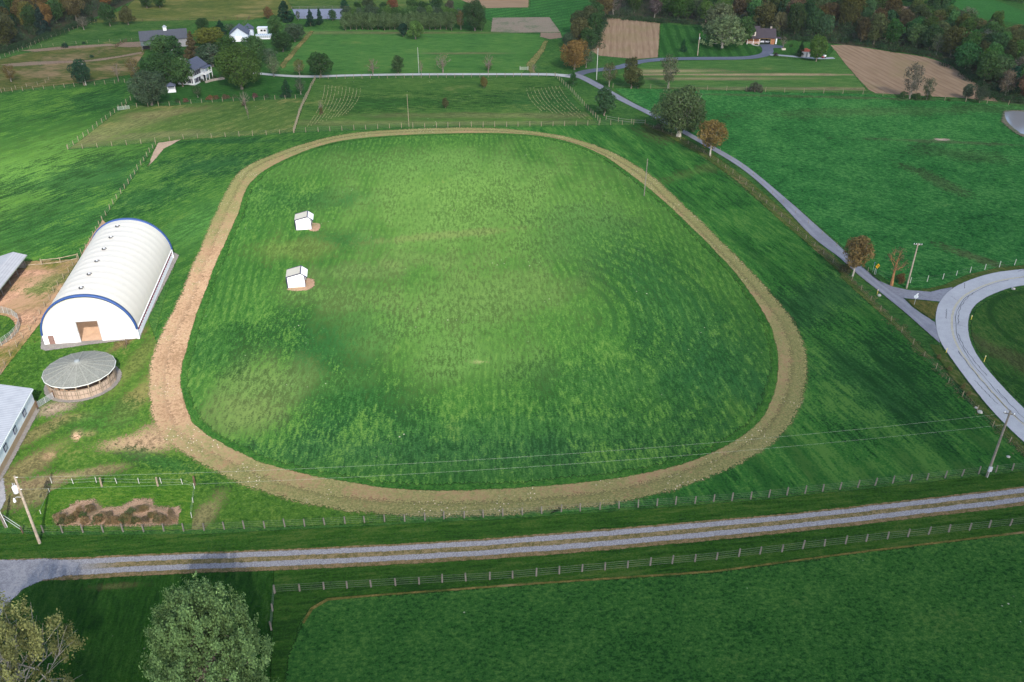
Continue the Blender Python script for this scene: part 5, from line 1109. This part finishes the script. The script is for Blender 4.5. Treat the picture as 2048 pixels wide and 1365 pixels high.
def limbs(rng, W_, H_, h0, targets, r0, mat, twigs=0):
    mb = MB(); top = h0+(H_-h0)*.55
    mb.tube([(0, 0, -.2), (rng.normal()*.1, rng.normal()*.1, h0*.6), (rng.normal()*.15, rng.normal()*.15, h0), (rng.normal()*.2, rng.normal()*.2, top)], [r0*1.35, r0, r0*.8, r0*.3], 8)
    for t in targets:
        s_ = Vector((0, 0, h0*.75+rng.random()*(top-h0*.75))); e = Vector(t[:3]); m = s_.lerp(e, .5)+Vector((rng.normal()*.3, rng.normal()*.3, -.1*(e-s_).length+.2))
        ln_ = (e-s_).length*.07; j1 = s_.lerp(m, .5)+Vector((rng.normal(), rng.normal(), rng.normal()))*ln_; j2 = m.lerp(e, .35)+Vector((rng.normal(), rng.normal(), rng.normal()))*ln_; j3 = m.lerp(e, .7)+Vector((rng.normal(), rng.normal(), rng.normal()))*ln_
        mb.tube([s_, j1, m, j2, j3, e], [r0*.42, r0*.34, r0*.26, r0*.2, r0*.13, r0*.05], 5, False)
        for k in range(twigs):
            q = m.lerp(e, rng.random()); dd = (Vector((rng.normal(), rng.normal(), abs(rng.normal())+.3)).normalized()+(e-s_).normalized()*.8)*(W_*.09*(.5+rng.random()))
            mb.tube([q, q+dd*.6+Vector((0, 0, .1)), q+dd], [r0*.13, r0*.09, r0*.03], 4, False)
    return mb.mesh('trunk', mat)
KIND = {}
def kind(key, seed, W_, H_, h0f, n, size, shape='round', nl=16, ragged=.3, bark=None, twigs=0, lobe=.27, tufts=0, r0=None):
    rng = np.random.default_rng(seed); lobes = []; h0 = H_*h0f; ch = H_-h0; rad = W_/2
    for i in range(nl):
        t = (i+.5)/nl; a = i*2.39996+rng.uniform(-.5, .5)
        if shape == 'cone': pr = (1-t)**.85; zz = h0+ch*t*.96; rr = rad*pr*.72; lr = rad*(.20+.36*pr); lz = ch*.11
        elif shape == 'column': pr = math.sin(math.pi*min(1, t*.9+.12))**.5; zz = h0+ch*(.08+.84*t); rr = rad*.45*pr; lr = rad*.58*pr+.1; lz = ch*.14
        elif shape == 'dome': pr = math.sqrt(max(0, 1-t**2)); zz = h0+ch*(.05+.78*t); rr = rad*pr*(.74 if i % 3 else .35); lr = rad*lobe*1.25; lz = lr*.8
        else: u = 2*t-1; pr = math.sqrt(max(0, 1-u*u)); zz = h0+ch*(.5+.36*u); rr = rad*pr*(.68 if i % 4 else .25); lr = rad*lobe*1.6; lz = lr*.85
        q = rng.uniform(.8, 1.2)
        lobes.append((math.cos(a)*rr*rng.uniform(.85, 1.1), math.sin(a)*rr*rng.uniform(.85, 1.1), zz+rng.normal()*ch*.02, lr*q, lr*q, lz*q if shape in ('cone', 'column') else lz*q))
    cm = foliage(rng, lobes, n, size, ragged=ragged, tufts=tufts) if n else None
    tm_ = limbs(rng, W_, H_, max(h0, .3), lobes if shape != 'cone' else lobes[:4], r0 or W_*.028, bark or BARK, twigs)
    KIND[key] = (cm, tm_, W_, H_)
for i in range(4): kind('round%d' % i, 10+i, 9, 10, .14, 3600, .62, 'round', 15+i, .32)
for i in range(2): kind('dome%d' % i, 20+i, 10, 9, .20, 4200, .62, 'dome', 18, .34)
for i in range(2): kind('oval%d' % i, 30+i, 6, 10, .10, 2600, .55, 'column', 12, .35)
for i in range(2): kind('cone%d' % i, 40+i, 5.5, 10, .06, 3000, .50, 'cone', 16, .35)
for i in range(3): kind('sparse%d' % i, 50+i, 8, 10, .15, 1500, .48, 'round', 19, .7, GREYBARK, 5, .22)
for i in range(2): kind('bare%d' % i, 60+i, 8, 8, .18, 160, .40, 'round', 18, .8, BARK, 9, .2)
for i in range(2): kind('shrub%d' % i, 70+i, 4, 2.6, .0, 900, .34, 'dome', 9, .4, lobe=.36)
kind('oak', 81, 20, 15, .13, 15000, .62, 'round', 34, .34, PALEBARK, 2, .20, r0=.75)
kind('oak_small', 82, 10, 11, .25, 4200, .55, 'round', 18, .45, PALEBARK, 3, .23, r0=.24)
kind('silver', 83, 14, 14, .10, 9000, .60, 'dome', 30, .34, PALEBARK, 1, .22, tufts=10)
kind('orange', 84, 11, 11, .10, 5500, .58, 'round', 22, .4, BARK, 2, .24)
kind('big', 85, 17, 17, .08, 14000, .62, 'round', 34, .36, BARK, 1, .2)
kind('maple', 86, 16.5, 15, .10, 60000, .27, 'dome', 60, .30, BARK, 0, .20, tufts=14, r0=.30)
DG = (.029, .064, .020); MG = (.046, .094, .028); GG = (.050, .080, .042); YG = (.105, .115, .022); OL = (.105, .085, .034); OR = (.165, .10, .036); RU = (.16, .075, .035)
BG = (.014, .042, .022); PL = (.105, .145, .065); TW = (.082, .080, .055); LG = (.060, .115, .028)
RT = random.Random(77)
def tree(k, px, py, top, wpx, tint, label, cat='tree', name='broadleaf_tree', group=None, g=None, hw=None):
    if g is None:
        g = G(px, py); Wm = wpx/PPM(g); Hm = max(1.0, HT(top, g.y)*.97)
    else: Wm, Hm = hw
    cm, tm_, W0, H0 = KIND[k]; root = empty(name, g, RT.uniform(0, 6.28), label, cat, group); root.scale = (Wm/W0, Wm/W0, Hm/H0)
    if cm:
        c = link('crown' if name != 'shrub' else 'foliage', cm, root); j = RT.uniform(.88, 1.12); c.color = tuple(x*j for x in tint)+(1,)
    link('trunk' if name != 'shrub' else 'stem', tm_, root)
    return root
T = tree
# ---- around the farmhouse
T('big', 304, 211, 138, 80, GG, 'grey-green willow-like tree in front of the garden gazebo'); T('big', 332, 176, 103, 92, DG, 'dark green spreading tree left of the farmhouse gable')
T('round1', 366, 174, 112, 50, MG, 'green tree touching the left wall of the farmhouse'); T('sparse0', 272, 166, 112, 34, OL, 'olive-brown thin tree left of the dark farmhouse trees')
T('cone0', 388, 118, 62, 34, (.075, .06, .028), 'brown-tinged spruce behind the farmhouse chimneys', name='conifer_tree'); T('cone1', 352, 116, 70, 46, (.032, .075, .024), 'dark green layered conifer behind the farmhouse', name='conifer_tree')
T('round2', 326, 108, 72, 60, MG, 'mid green tree in front of the grey barn'); T('round0', 420, 92, 55, 62, YG, 'yellow-green tree between the grey barn and the pale garage')
T('sparse1', 426, 134, 84, 66, GG, 'soft grey-green tree behind the farmhouse roof ridge'); T('round3', 416, 132, 90, 46, (.04, .07, .035), 'dull green tree right behind the farmhouse roof')
T('big', 484, 179, 84, 92, (.042, .078, .018), 'tall broad yellow-tinged tree in the lawn right of the farmhouse'); T('round1', 462, 132, 72, 56, (.035, .075, .018), 'green tree just behind the tall broad lawn tree, left side')
T('round2', 512, 128, 72, 48, MG, 'green tree just behind the tall broad lawn tree, right side'); T('round0', 406, 60, 36, 26, DG, 'small round dark tree farthest behind the farmhouse')
T('cone0', 443, 70, 40, 26, BG, 'dark spruce behind the yellow-green tree', name='conifer_tree'); T('sparse2', 462, 66, 46, 28, GG, 'thin grey tree left of the pale garage roof')
T('round3', 221, 53, 6, 33, DG, 'dark green tree in the top meadow, left one of the pair'); T('dome0', 257, 50, 10, 33, (.06, .065, .024), 'olive tree in the top meadow, right one of the pair')
T('round0', 294, 17, -14, 28, DG, 'dark tree at the top frame edge, left one of two'); T('round1', 320, 16, -12, 26, DG, 'dark tree at the top frame edge, right one of two')
T('sparse0', 23, 164, 127, 34, (.115, .085, .03), 'small orange-brown tree in the left paddock'); T('round2', 168, 171, 119, 42, (.020, .050, .026), 'dark tree behind the weathered utility pole')
T('bare0', 237, 163, 121, 27, OL, 'nearly bare brown tree by the left pasture fence'); T('shrub0', 131, 96, 86, 16, BG, 'low dark bush in the tan paddock', 'bush', 'shrub'); T('shrub1', 168, 89, 83, 8, BG, 'tiny dark bush on the upper paddock fence', 'bush', 'shrub'); T('shrub0', 184, 116, 110, 9, BG, 'small dark bush beside the slanting paddock fence', 'bush', 'shrub')
T('sparse2', 168, 60, 30, 28, TW, 'bare grey tree at the right end of the upper left wood')
# ---- beyond the lane
T('oval0', 538, 39, 12, 21, (.12, .075, .03), 'small russet tree left of the grey riding arena'); T('cone1', 571, 43, 0, 34, BG, 'tall dark conifer at the left end of the grey riding arena', name='conifer_tree')
T('sparse1', 597, 41, 20, 12, GG, 'thin pale tree at the near left corner of the grey riding arena'); T('cone0', 622, 53, 18, 20, BG, 'dark spruce in front of the grey riding arena, leftmost and largest of three', name='conifer_tree'); T('cone1', 640, 50, 16, 16, BG, 'dark spruce in front of the grey riding arena, middle of three', name='conifer_tree'); T('oval1', 666, 42, 18, 18, DG, 'dark tree in front of the grey riding arena, rightmost of three')
T('cone0', 689, 17, -4, 20, (.02, .065, .03), 'green conifer behind the far right corner of the grey riding arena', name='conifer_tree'); T('round1', 552, 72, 30, 32, MG, 'green tree right of the small white shed'); T('round2', 590, 84, 47, 42, GG, 'grey-green spreading tree beside the tan grass path')
T('round3', 566, 104, 64, 44, DG, 'round dark green tree right of the greenhouse'); T('sparse0', 540, 128, 94, 44, GG, 'pale grey tree below the round dark tree by the greenhouse'); T('round0', 508, 140, 100, 44, MG, 'green tree at the left end of the pale lane')
T('sparse1', 548, 154, 110, 34, PL, 'pale thin tree on the lane left of the brown-green one'); T('sparse2', 600, 152, 115, 29, (.095, .10, .034), 'brown-green small tree at the lane'); T('round1', 642, 155, 105, 50, DG, 'dark green round tree on the lane at the paddock corner')
T('bare1', 746, 152, 116, 34, (.13, .055, .04), 'bare reddish shrub-like tree on the pale lane'); T('oval0', 796, 148, 108, 27, (.040, .075, .026), 'green upright tree on the pale lane'); T('bare0', 886, 146, 104, 44, OL, 'bare spreading tree by the lane, left one of two'); T('bare1', 977, 146, 106, 32, OL, 'bare spreading tree by the lane, right one of two'); T('shrub0', 978, 140, 124, 12, DG, 'green ivy clump on the bare lane tree', 'bush', 'shrub')
T('bare0', 843, 152, 118, 14, OL, 'slender bare sapling right of the white lane pole')
T('oval1', 968, 177, 152, 16, (.075, .065, .02), 'small brown-green tree inside the middle paddock below the lane'); T('oval0', 891, 217, 194, 14, (.05, .055, .022), 'spindly young tree in the centre of the middle paddock'); T('shrub1', 643, 230, 214, 9, (.07, .06, .025), 'brown clump under a thin sapling among the hay rows', 'bush', 'shrub'); T('bare1', 643, 228, 198, 14, TW, 'thin bare sapling among the hay rows')
T('cone1', 574, 194, 158, 24, (.018, .055, .024), 'dark cone-shaped tree on the farmhouse lawn', name='conifer_tree'); T('sparse2', 602, 190, 152, 26, GG, 'pale thin tree on the farmhouse lawn beside the board fence'); T('sparse1', 396, 196, 168, 24, DG, 'small tree in front of the farmhouse porch')
T('bare0', 492, 219, 178, 28, GG, 'straggly bare tree rooted at the small paddock fence'); T('shrub0', 489, 212, 200, 10, (.07, .055, .03), 'brown clump at the foot of the straggly bare tree', 'bush', 'shrub'); T('bare1', 497, 238, 208, 9, OL, 'thin bent sapling in the small tan paddock')
for i, (px, py, w, tn, lab) in enumerate(((420, 200, 16, RU, 'rusty round bush'), (433, 199, 14, (.10, .06, .03), 'brown bush'), (452, 198, 18, (.09, .06, .035), 'broad brown bush'), (470, 197, 12, MG, 'green bush'), (510, 196, 14, (.09, .035, .035), 'dark red bush'), (534, 196, 13, DG, 'dark green bush'), (356, 206, 14, DG, 'dark bush under the gazebo slope'), (372, 205, 12, (.12, .06, .04), 'pinkish brown bush'))):
    T('shrub%d' % (i % 2), px, py, py-9, w, tn, lab+' on the lawn side of the small paddock fence', 'bush', 'shrub')
for i, (px, py, w) in enumerate(((404, 165, 10), (414, 162, 12), (428, 158, 14), (444, 156, 14))): T('shrub%d' % (i % 2), px, py, py-7, w, (.03, .055, .025), ['tiny shrub nearest the farmhouse porch', 'second shrub from the porch along the garden wall', 'third shrub from the porch along the garden wall', 'shrub at the far end of the garden wall'][i], 'bush', 'shrub', 'shrubs along the stone garden wall')
# ---- plantation row
for i in range(20):
    px = 690+i*11.2+RT.uniform(-2, 2); T('oval%d' % (i % 2), px, 60+RT.uniform(-1.5, 1.5)+i*.02, 21+RT.uniform(-2, 4), 21, (.066, .105, .042), 'slim-stemmed tree in the front rank of the planted grove', group='front rank of the planted grove')
for i in range(20):
    px = 696+i*11.6+RT.uniform(-3, 3); T('round%d' % (i % 4), px, 46+RT.uniform(-3, 3), 12+RT.uniform(-4, 5), 24, RT.choice((MG, LG, GG)), 'green tree inside the planted grove behind the front rank', group='inner trees of the planted grove')
for px, py, tp, w, tn, lab in ((716, 30, 4, 20, DG, 'dark tree rising behind the grove, farthest left'), (738, 28, -4, 28, (.035, .055, .024), 'tall dark tree rising behind the left part of the grove'), (768, 28, 4, 20, DG, 'dark tree left of the red-tipped one behind the grove'), (786, 28, -4, 24, (.13, .055, .028), 'red-tipped tree rising behind the grove'), (826, 30, -4, 26, MG, 'green tree rising behind the middle of the grove'), (846, 32, 2, 28, DG, 'broad dark tree behind the middle of the grove'), (872, 28, -6, 30, (.03, .07, .026), 'tall green tree behind the right part of the grove'), (900, 30, 0, 20, TW, 'bare grey tree behind the right part of the grove')):
    T('round%d' % RT.randrange(4), px, py, tp, w, tn, lab)
T('big', 950, 62, -2, 56, (.030, .060, .022), 'big dark tree at the right end of the grove'); T('sparse0', 922, 60, 18, 22, OL, 'thin brownish tree beside the big grove-end tree'); T('oval0', 963, 62, 34, 16, MG, 'small tree under the right side of the big grove-end tree')
T('round0', 807, 74, 46, 24, BG, 'dark tree of the pair standing in front of the grove'); T('dome1', 831, 79, 40, 36, LG, 'bright green tree of the pair standing in front of the grove')
# ---- hedgerow and lane junction
for px, py, tp, w, tn, lab in ((1196, 22, -18, 36, MG, 'farthest green tree of the hedgerow by the crop field'), (1210, 34, -12, 34, OL, 'olive tree of the hedgerow by the crop field corner'), (1192, 44, 4, 40, DG, 'dark tree in the far part of the hedgerow'), (1176, 56, 12, 40, (.06, .07, .03), 'dull olive tree in the middle of the hedgerow'), (1188, 76, 26, 34, DG, 'dark bushy tree on the crop field side of the hedgerow'), (1160, 70, 20, 44, (.05, .062, .026), 'brown-green tree on the left side of the hedgerow'), (1158, 92, 36, 50, (.066, .066, .026), 'large brown-green tree in the near part of the hedgerow'), (1176, 98, 56, 36, DG, 'low dark tree in the near part of the hedgerow'), (1138, 96, 66, 28, GG, 'grey thin tree behind the orange-brown tree')):
    T('round%d' % RT.randrange(4), px, py, tp, w, tn, lab)
T('orange', 1149, 140, 79, 60, (.165, .105, .034), 'orange-brown autumn tree at the lane junction'); T('sparse1', 1172, 136, 92, 34, GG, 'pale twiggy tree right of the orange-brown tree')
T('cone0', 1146, 171, 139, 21, (.030, .080, .024), 'small bright conifer between the lane and the side road', name='conifer_tree'); T('oval1', 1209, 232, 170, 44, (.030, .068, .028), 'dark green upright tree on the verge left of the side road')
T('sparse2', 1218, 174, 120, 34, (.075, .085, .035), 'grey tree with a yellow top beside the side road'); T('oval0', 1262, 178, 110, 38, (.055, .062, .022), 'brown-topped tall tree at the corner of the right pasture'); T('round1', 1276, 178, 150, 26, DG, 'dark low tree at the right pasture corner beside the brown-topped one')
T('sparse0', 1336, 178, 105, 46, (.085, .095, .050), 'pale thin tree on the fence of the streaked meadow'); T('oak', 1357, 274, 176, 118, (.056, .085, .034), 'huge spreading oak beside the side road'); T('oak_small', 1420, 313, 237, 64, (.125, .088, .030), 'orange-brown small tree beside the side road next to the oak')
T('shrub1', 1509, 185, 165, 32, (.055, .058, .040), 'round grey-brown bush on the right pasture fence', 'bush', 'shrub'); T('shrub0', 1318, 258, 248, 26, (.07, .07, .04), 'straggly bush at the roadside left of the oak', 'bush', 'shrub'); T('shrub1', 1385, 262, 252, 22, (.06, .075, .035), 'low bush at the roadside right of the oak', 'bush', 'shrub'); T('bare0', 1068, 146, 126, 16, TW, 'small bare tree beside the grass track gate')
# ---- brick house grounds
T('silver', 1444, 97, 34, 80, PL, 'pale silvery-green maple on the striped lawn'); T('silver', 1436, 66, 8, 60, (.10, .12, .06), 'pale maple behind the silvery lawn maple'); T('round0', 1484, 90, 32, 44, MG, 'green tree left of the brick house'); T('cone1', 1366, 104, 78, 14, (.016, .06, .022), 'small dark conifer on the striped lawn', name='conifer_tree')
T('round1', 1632, 124, 69, 36, (.045, .085, .018), 'rounded green tree in front of the red-roofed hut'); T('cone0', 1600, 114, 82, 17, (.016, .045, .016), 'dark narrow evergreen left of the red-roofed hut', name='conifer_tree'); T('shrub0', 1551, 113, 106, 12, (.035, .03, .025), 'dark purplish bush at the driveway edge', 'bush', 'shrub'); T('bare1', 1566, 97, 72, 20, TW, 'small bare tree in the stone planter lawn'); T('shrub1', 1596, 113, 104, 14, MG, 'green bush at the foot of the narrow evergreen', 'bush', 'shrub'); T('oval0', 1582, 95, 88, 8, DG, 'tiny dark bush tree on the yard lawn')
T('sparse0', 1819, 198, 121, 44, (.085, .08, .058), 'tall grey-brown thin tree at the edge of the tan crop field'); T('sparse1', 1853, 200, 152, 28, (.055, .075, .04), 'grey-green tree right of the tall thin one at the crop field edge'); T('shrub0', 1806, 197, 184, 22, DG, 'dark bush at the foot of the tall thin crop field tree', 'bush', 'shrub'); T('shrub1', 1832, 199, 186, 24, DG, 'dark bush between the two crop field trees', 'bush', 'shrub'); T('shrub0', 1854, 200, 188, 18, DG, 'dark bush right of the crop field trees', 'bush', 'shrub')
T('round2', 1932, 199, 168, 24, (.040, .058, .036), 'dark small tree left of two near the pond'); T('round3', 1958, 207, 171, 27, (.042, .060, .034), 'dark small tree right of two near the pond'); T('shrub1', 1897, 203, 197, 8, DG, 'tiny bush on the fence near the pond', 'bush', 'shrub')
# ---- roadside at the junction
T('oak_small', 1705, 553, 470, 62, (.150, .105, .042), 'ragged orange-brown tree leaning over the side road near the junction'); T('shrub0', 1690, 545, 528, 30, (.055, .055, .025), 'tangled bush under the ragged roadside tree', 'bush', 'shrub')
kind('snag', 91, 7, 9, .28, 330, .40, 'round', 7, .8, VINEBARK, 7, .22, r0=.36)
T('snag', 1783, 571, 489, 50, (.11, .085, .045), 'vine-wrapped dead tree with rusty trunk at the road junction', name='dead_tree')
T('shrub1', 1800, 566, 546, 22, (.12, .07, .03), 'rusty bramble right of the dead tree', 'bush', 'shrub')
for i, (px, py) in enumerate(((1877, 718), (1898, 742), (1925, 778), (1936, 792))): T('shrub%d' % (i % 2), px, py, py-7, 10, (.12, .10, .04), ['tan weed clump', 'dry weed clump', 'straw-coloured weed clump', 'tan weed tuft'][i]+' on the brown verge beside the main road curve', 'weeds', 'shrub', 'weed clumps along the main road verge')
# ---- foreground
T('maple', 437, 1428, 1176, 252, (.096, .154, .054), 'large pale green maple with upturned leaf tufts in the foreground')
kind('locust', 92, 15, 12, .12, 22000, .24, 'dome', 30, .6, plain('grey_bark', (.30, .28, .25), .95), 8, .20, tufts=9, r0=.22)
T('locust', 62, 1440, 1202, 276, (.135, .140, .050), 'open yellowing tree with bare grey limbs at the lower left corner')
# dead plants in the straw bed
for i, (px, py, w, tn) in enumerate(((142, 1044, 26, (.075, .07, .03)), (168, 1036, 18, (.05, .08, .025)), (185, 1022, 18, (.11, .08, .045)), (196, 1042, 26, (.045, .065, .025)), (220, 1034, 20, (.11, .085, .05)), (248, 1042, 28, (.05, .07, .026)), (262, 1028, 24, (.06, .075, .03)), (280, 1022, 18, (.10, .08, .045)), (292, 1044, 20, (.10, .075, .045)), (320, 1042, 26, (.075, .075, .035)), (342, 1030, 16, (.12, .09, .05)), (126, 1048, 16, (.06, .07, .03)), (270, 1046, 16, (.055, .07, .03)))):
    T('shrub%d' % (i % 2), px, py, py-11, w, tn, 'wilted brown-green plant clump in the straw-mulched garden bed', 'plant', 'shrub', 'wilted plants in the straw bed')
rp_ = random.Random(41)
for i in range(26):
    px = 118+i*9.2+rp_.uniform(-4, 4); py = rp_.uniform(1034, 1050) if not (150 < px < 196 or 262 < px < 306) else rp_.uniform(1012, 1050)
    T('shrub%d' % (i % 2), px, py, py-rp_.uniform(5, 9), rp_.uniform(14, 24), rp_.choice(((.15, .10, .05), (.13, .095, .045), (.17, .12, .07), (.10, .085, .035))), 'dry brown weed clump in the straw-mulched garden bed', 'plant', 'shrub', 'dry weeds in the straw bed')
# ---- woods
WOOD = []
def wood(poly, spacing, tints, label, group, hrange, wrange, seed, limit, kinds):
    rr = random.Random(seed); out = []
    xs = [p[0] for p in poly]; ys = [p[1] for p in poly]
    def inside(x, y):
        c = False; n = len(poly)
        for i in range(n):
            (x1, y1), (x2, y2) = poly[i], poly[(i+1) % n]
            if (y1 > y) != (y2 > y) and x < (x2-x1)*(y-y1)/(y2-y1)+x1: c = not c
        return c
    tries = 0
    while len(out) < limit and tries < 9000:
        tries += 1; x, y = rr.uniform(min(xs), max(xs)), rr.uniform(min(ys), max(ys))
        if not inside(x, y): continue
        g = G(x, y)
        if all((g-q).length > spacing for q in out): out.append(g)
    for g in out:
        k, tn, lab, nm = rr.choice(tints); hh = rr.uniform(*hrange)
        kk = rr.choice(kinds if k == '' else [k+'0', k+'1'] if k != 'sparse' else ['sparse0', 'sparse1', 'sparse2'])
        WOOD.append((g, kk, tuple(c*rr.uniform(.75, 1.3) for c in tn), lab+' '+label, group, (rr.uniform(*wrange)*(.75 if k == 'cone' else 1), hh), nm))
    rng = np.random.default_rng(seed+50); L = []                     # low growth filling the wood between the trunks
    for i in range(limit*5):
        x, y = rng.uniform(min(xs), max(xs)), rng.uniform(min(ys), max(ys))
        if inside(x, y):
            g = G(x, y); r = rng.uniform(1.2, 2.6); L.append((g.x, g.y, r*.7, r*1.2, r*1.2, r*1.1))
    o = link('undergrowth', foliage(rng, L, len(L)*110, .55)); o.color = (.038, .064, .028, 1); tag(o, 'dense undergrowth between the trunks '+label, kind='stuff')
    return out
RK = ['round0', 'round1', 'round2', 'round3', 'dome0', 'dome1']
br = 'broadleaf_tree'
mixw = [('', DG, 'dark green broadleaf tree', br)]*6+[('', MG, 'mid green broadleaf tree', br)]*4+[('', (.055, .062, .024), 'olive green broadleaf tree', br)]*4+[('', (.10, .075, .036), 'rusty autumn tree', br)]*1+[('sparse', TW, 'bare grey-stemmed tree', br)]*3+[('sparse', (.085, .080, .045), 'thin brown-leaved tree', br)]*1+[('cone', BG, 'dark conifer', 'conifer_tree')]
lw = [('', DG, 'dark green broadleaf tree', br)]*5+[('', (.055, .062, .022), 'olive green broadleaf tree', br)]*4+[('', (.115, .085, .03), 'orange-tinged autumn tree', br)]*2+[('', (.085, .088, .026), 'yellow-brown autumn tree', br)]*1+[('cone', BG, 'dark conifer', 'conifer_tree')]
wood([(-40, 112), (0, 104), (50, 84), (150, 46), (178, 34), (240, 8), (285, -8), (250, -26), (-40, -26)], 4.6, lw, 'in the wood at the upper left corner', 'trees of the upper left wood', (10, 15), (7.5, 11), 4, 80, RK)
wood([(1226, 32), (1330, 42), (1400, 46), (1490, 54), (1560, 76), (1640, 80), (1700, 84), (1760, 94), (1760, 40), (1680, 22), (1640, -6), (1500, -24), (1210, -24)], 4.9, mixw, 'in the wood behind the brick house', 'trees of the wood behind the brick house', (9, 14), (7, 10.5), 5, 120, RK)
wood([(1760, 94), (1850, 108), (1905, 124), (1965, 166), (2005, 200), (2060, 206), (2200, 190), (2200, 120), (2060, 100), (1960, 66), (1860, 52), (1780, 44)], 4.7, mixw, 'in the belt beyond the tan crop field', 'trees of the belt beyond the tan crop field', (8, 12), (6.5, 10), 6, 100, RK)
wood([(1760, 6), (1800, 10), (1870, 34), (1900, 22), (1870, 2), (1800, -8), (1740, -14)], 6, [('', DG, 'dark tree', br), ('', BG, 'blue-dark tree', br), ('', MG, 'green tree', br)], 'in the far grove between two distant fields at the top right', 'trees of the far grove at the top right', (9, 13), (7, 10), 7, 12, RK)
wood([(1960, -6), (2060, 18), (2120, 34), (2120, -20), (1960, -24)], 5.5, [('', DG, 'dark tree', br), ('', BG, 'blue-dark tree', br), ('', (.12, .075, .03), 'rust-tipped tree', br)], 'in the distant wood at the top right corner', 'trees of the distant top right wood', (10, 14), (8, 11), 8, 14, RK)
# the nearest trees of the woods stand as trees of their own, the farther ones close up into one canopy
WOOD.sort(key=lambda t: t[0].y)
n_own = sum(o.name.split('.')[0] == 'broadleaf_tree' for o in bpy.data.objects); rest = []
for g, kk, tn, lab, grp, hw, nm in WOOD:
    if nm == 'broadleaf_tree' and n_own >= 300: rest.append((g, kk, tn, hw)); continue
    if nm == 'broadleaf_tree': n_own += 1
    tree(kk, 0, 0, 0, 0, tn, lab, group=grp, g=g, hw=hw, name=nm)
def canopy(items):
    rng = np.random.default_rng(31); V = []; T_ = []; C = []; trunk = MB()
    for g, kk, tn, (wd, ht) in items:
        L = []; nl = 12
        for i in range(nl):
            u = 2*(i+.5)/nl-1; a = i*2.4+rng.uniform(0, 1); pr = math.sqrt(max(0, 1-u*u)); rr_ = wd/2*pr*(.66 if i % 4 else .2); q = wd*.20*rng.uniform(.8, 1.2)
            L.append((g.x+math.cos(a)*rr_, g.y+math.sin(a)*rr_, ht*(.58+.34*u), q, q, q*.85))
        me_ = foliage(rng, L, 350 if kk.startswith('sparse') else 1100, .75)
        n_ = len(me_.polygons); co = np.empty(n_*12); me_.vertices.foreach_get('co', co); tt = np.empty(n_); me_.attributes['tone'].data.foreach_get('value', tt)
        V.append(co); T_.append(tt); C.append(np.tile(np.array(tn+(1,)), (n_, 1))); bpy.data.meshes.remove(me_)
        trunk.tube([g, g+Vector((0, 0, ht*.6))], [.22, .10], 5)
    V = np.concatenate(V); T_ = np.concatenate(T_); C = np.concatenate(C); n_ = len(T_)
    me_ = bpy.data.meshes.new('wood_canopy'); me_.vertices.add(4*n_); me_.loops.add(4*n_); me_.polygons.add(n_)
    me_.vertices.foreach_set('co', V); me_.loops.foreach_set('vertex_index', np.arange(4*n_, dtype=np.int32)); me_.polygons.foreach_set('loop_start', np.arange(0, 4*n_, 4, dtype=np.int32)); me_.polygons.foreach_set('loop_total', np.full(n_, 4, np.int32)); me_.update()
    at = me_.attributes.new('tone', 'FLOAT', 'FACE'); at.data.foreach_set('value', T_.astype(np.float32))
    at = me_.attributes.new('tint', 'FLOAT_COLOR', 'FACE'); at.data.foreach_set('color', C.astype(np.float32).ravel())
    m2 = LEAF.copy(); m2.name = 'canopy_leaves'; nt = m2.node_tree; oi = [q for q in nt.nodes if q.type == 'OBJECT_INFO'][0]; an = nt.nodes.new('ShaderNodeAttribute'); an.attribute_name = 'tint'
    hs = [q for q in nt.nodes if q.type == 'HUE_SAT'][0]; nt.links.new(an.outputs['Color'], hs.inputs['Color']); me_.materials.append(m2)
    tag(link('wood_canopy', me_), 'closed canopy of the woods farther back behind their front trees', kind='stuff')
canopy(rest)
# low tangled undergrowth along the foot of the woods
def undergrowth(pts, depth, n, seed):
    rng = np.random.default_rng(seed); w = linear([G(*p) for p in pts], False, 1.0); L = []
    for i in range(n):
        p = w[rng.integers(0, len(w))]; r = rng.uniform(.7, 1.7); L.append((p.x+rng.normal()*depth*.3, p.y+abs(rng.normal())*depth*.7, r*.5, r*1.2, r*1.2, r))
    me_ = foliage(rng, L, n*90, .42); o = link('undergrowth', me_); o.color = (.024, .050, .020, 1); tag(o, 'dark tangled undergrowth along the foot of the woods', kind='stuff')
undergrowth([(-20, 116), (50, 95), (150, 57), (182, 44)], 5, 120, 1); undergrowth([(1222, 40), (1330, 48), (1400, 52), (1490, 62), (1560, 82), (1660, 86), (1760, 98), (1850, 113), (1900, 128), (1960, 168), (2000, 203), (2060, 212)], 5, 330, 2)
undergrowth([(1140, 92), (1160, 106), (1192, 96), (1200, 70), (1212, 36)], 3, 70, 3)
for pts, lab in ((((1290, 250), (1356, 277), (1420, 314), (1500, 378), (1570, 440), (1640, 503), (1690, 549), (1745, 604), (1800, 660), (1860, 726), (1925, 795), (1960, 828), (2050, 914)), 'brown weeds growing under the old fence beside the side road'),):
    rng = np.random.default_rng(9); w = linear([G(*p) for p in pts], False, .8); L = []
    for p in w:
        for k in range(2): r = rng.uniform(.2, .5); L.append((p.x+rng.normal()*.55, p.y+rng.normal()*.45, .05, r*1.4, r*1.4, r*.8))
    me_ = foliage(rng, L, len(L)*24, .22); o = link('roadside_weeds', me_); o.color = (.095, .085, .04, 1); tag(o, lab, kind='stuff')
# ------------------------------------------------------------------ thin air: far woods and fields pale a little
hz = NT('haze_air'); v = hz.n('ShaderNodeVolumePrincipled', {'Color': (.86, .92, 1.0), 'Density': 0.00004, 'Anisotropy': 0.0})
hz.t.links.new(v.outputs[0], hz.out.inputs['Volume'])
hb = MB().box2((-700, -60, -1), (700, 1400, 92)).build('haze', hz.m); tag(hb, 'thin even haze over the whole valley', kind='stuff')
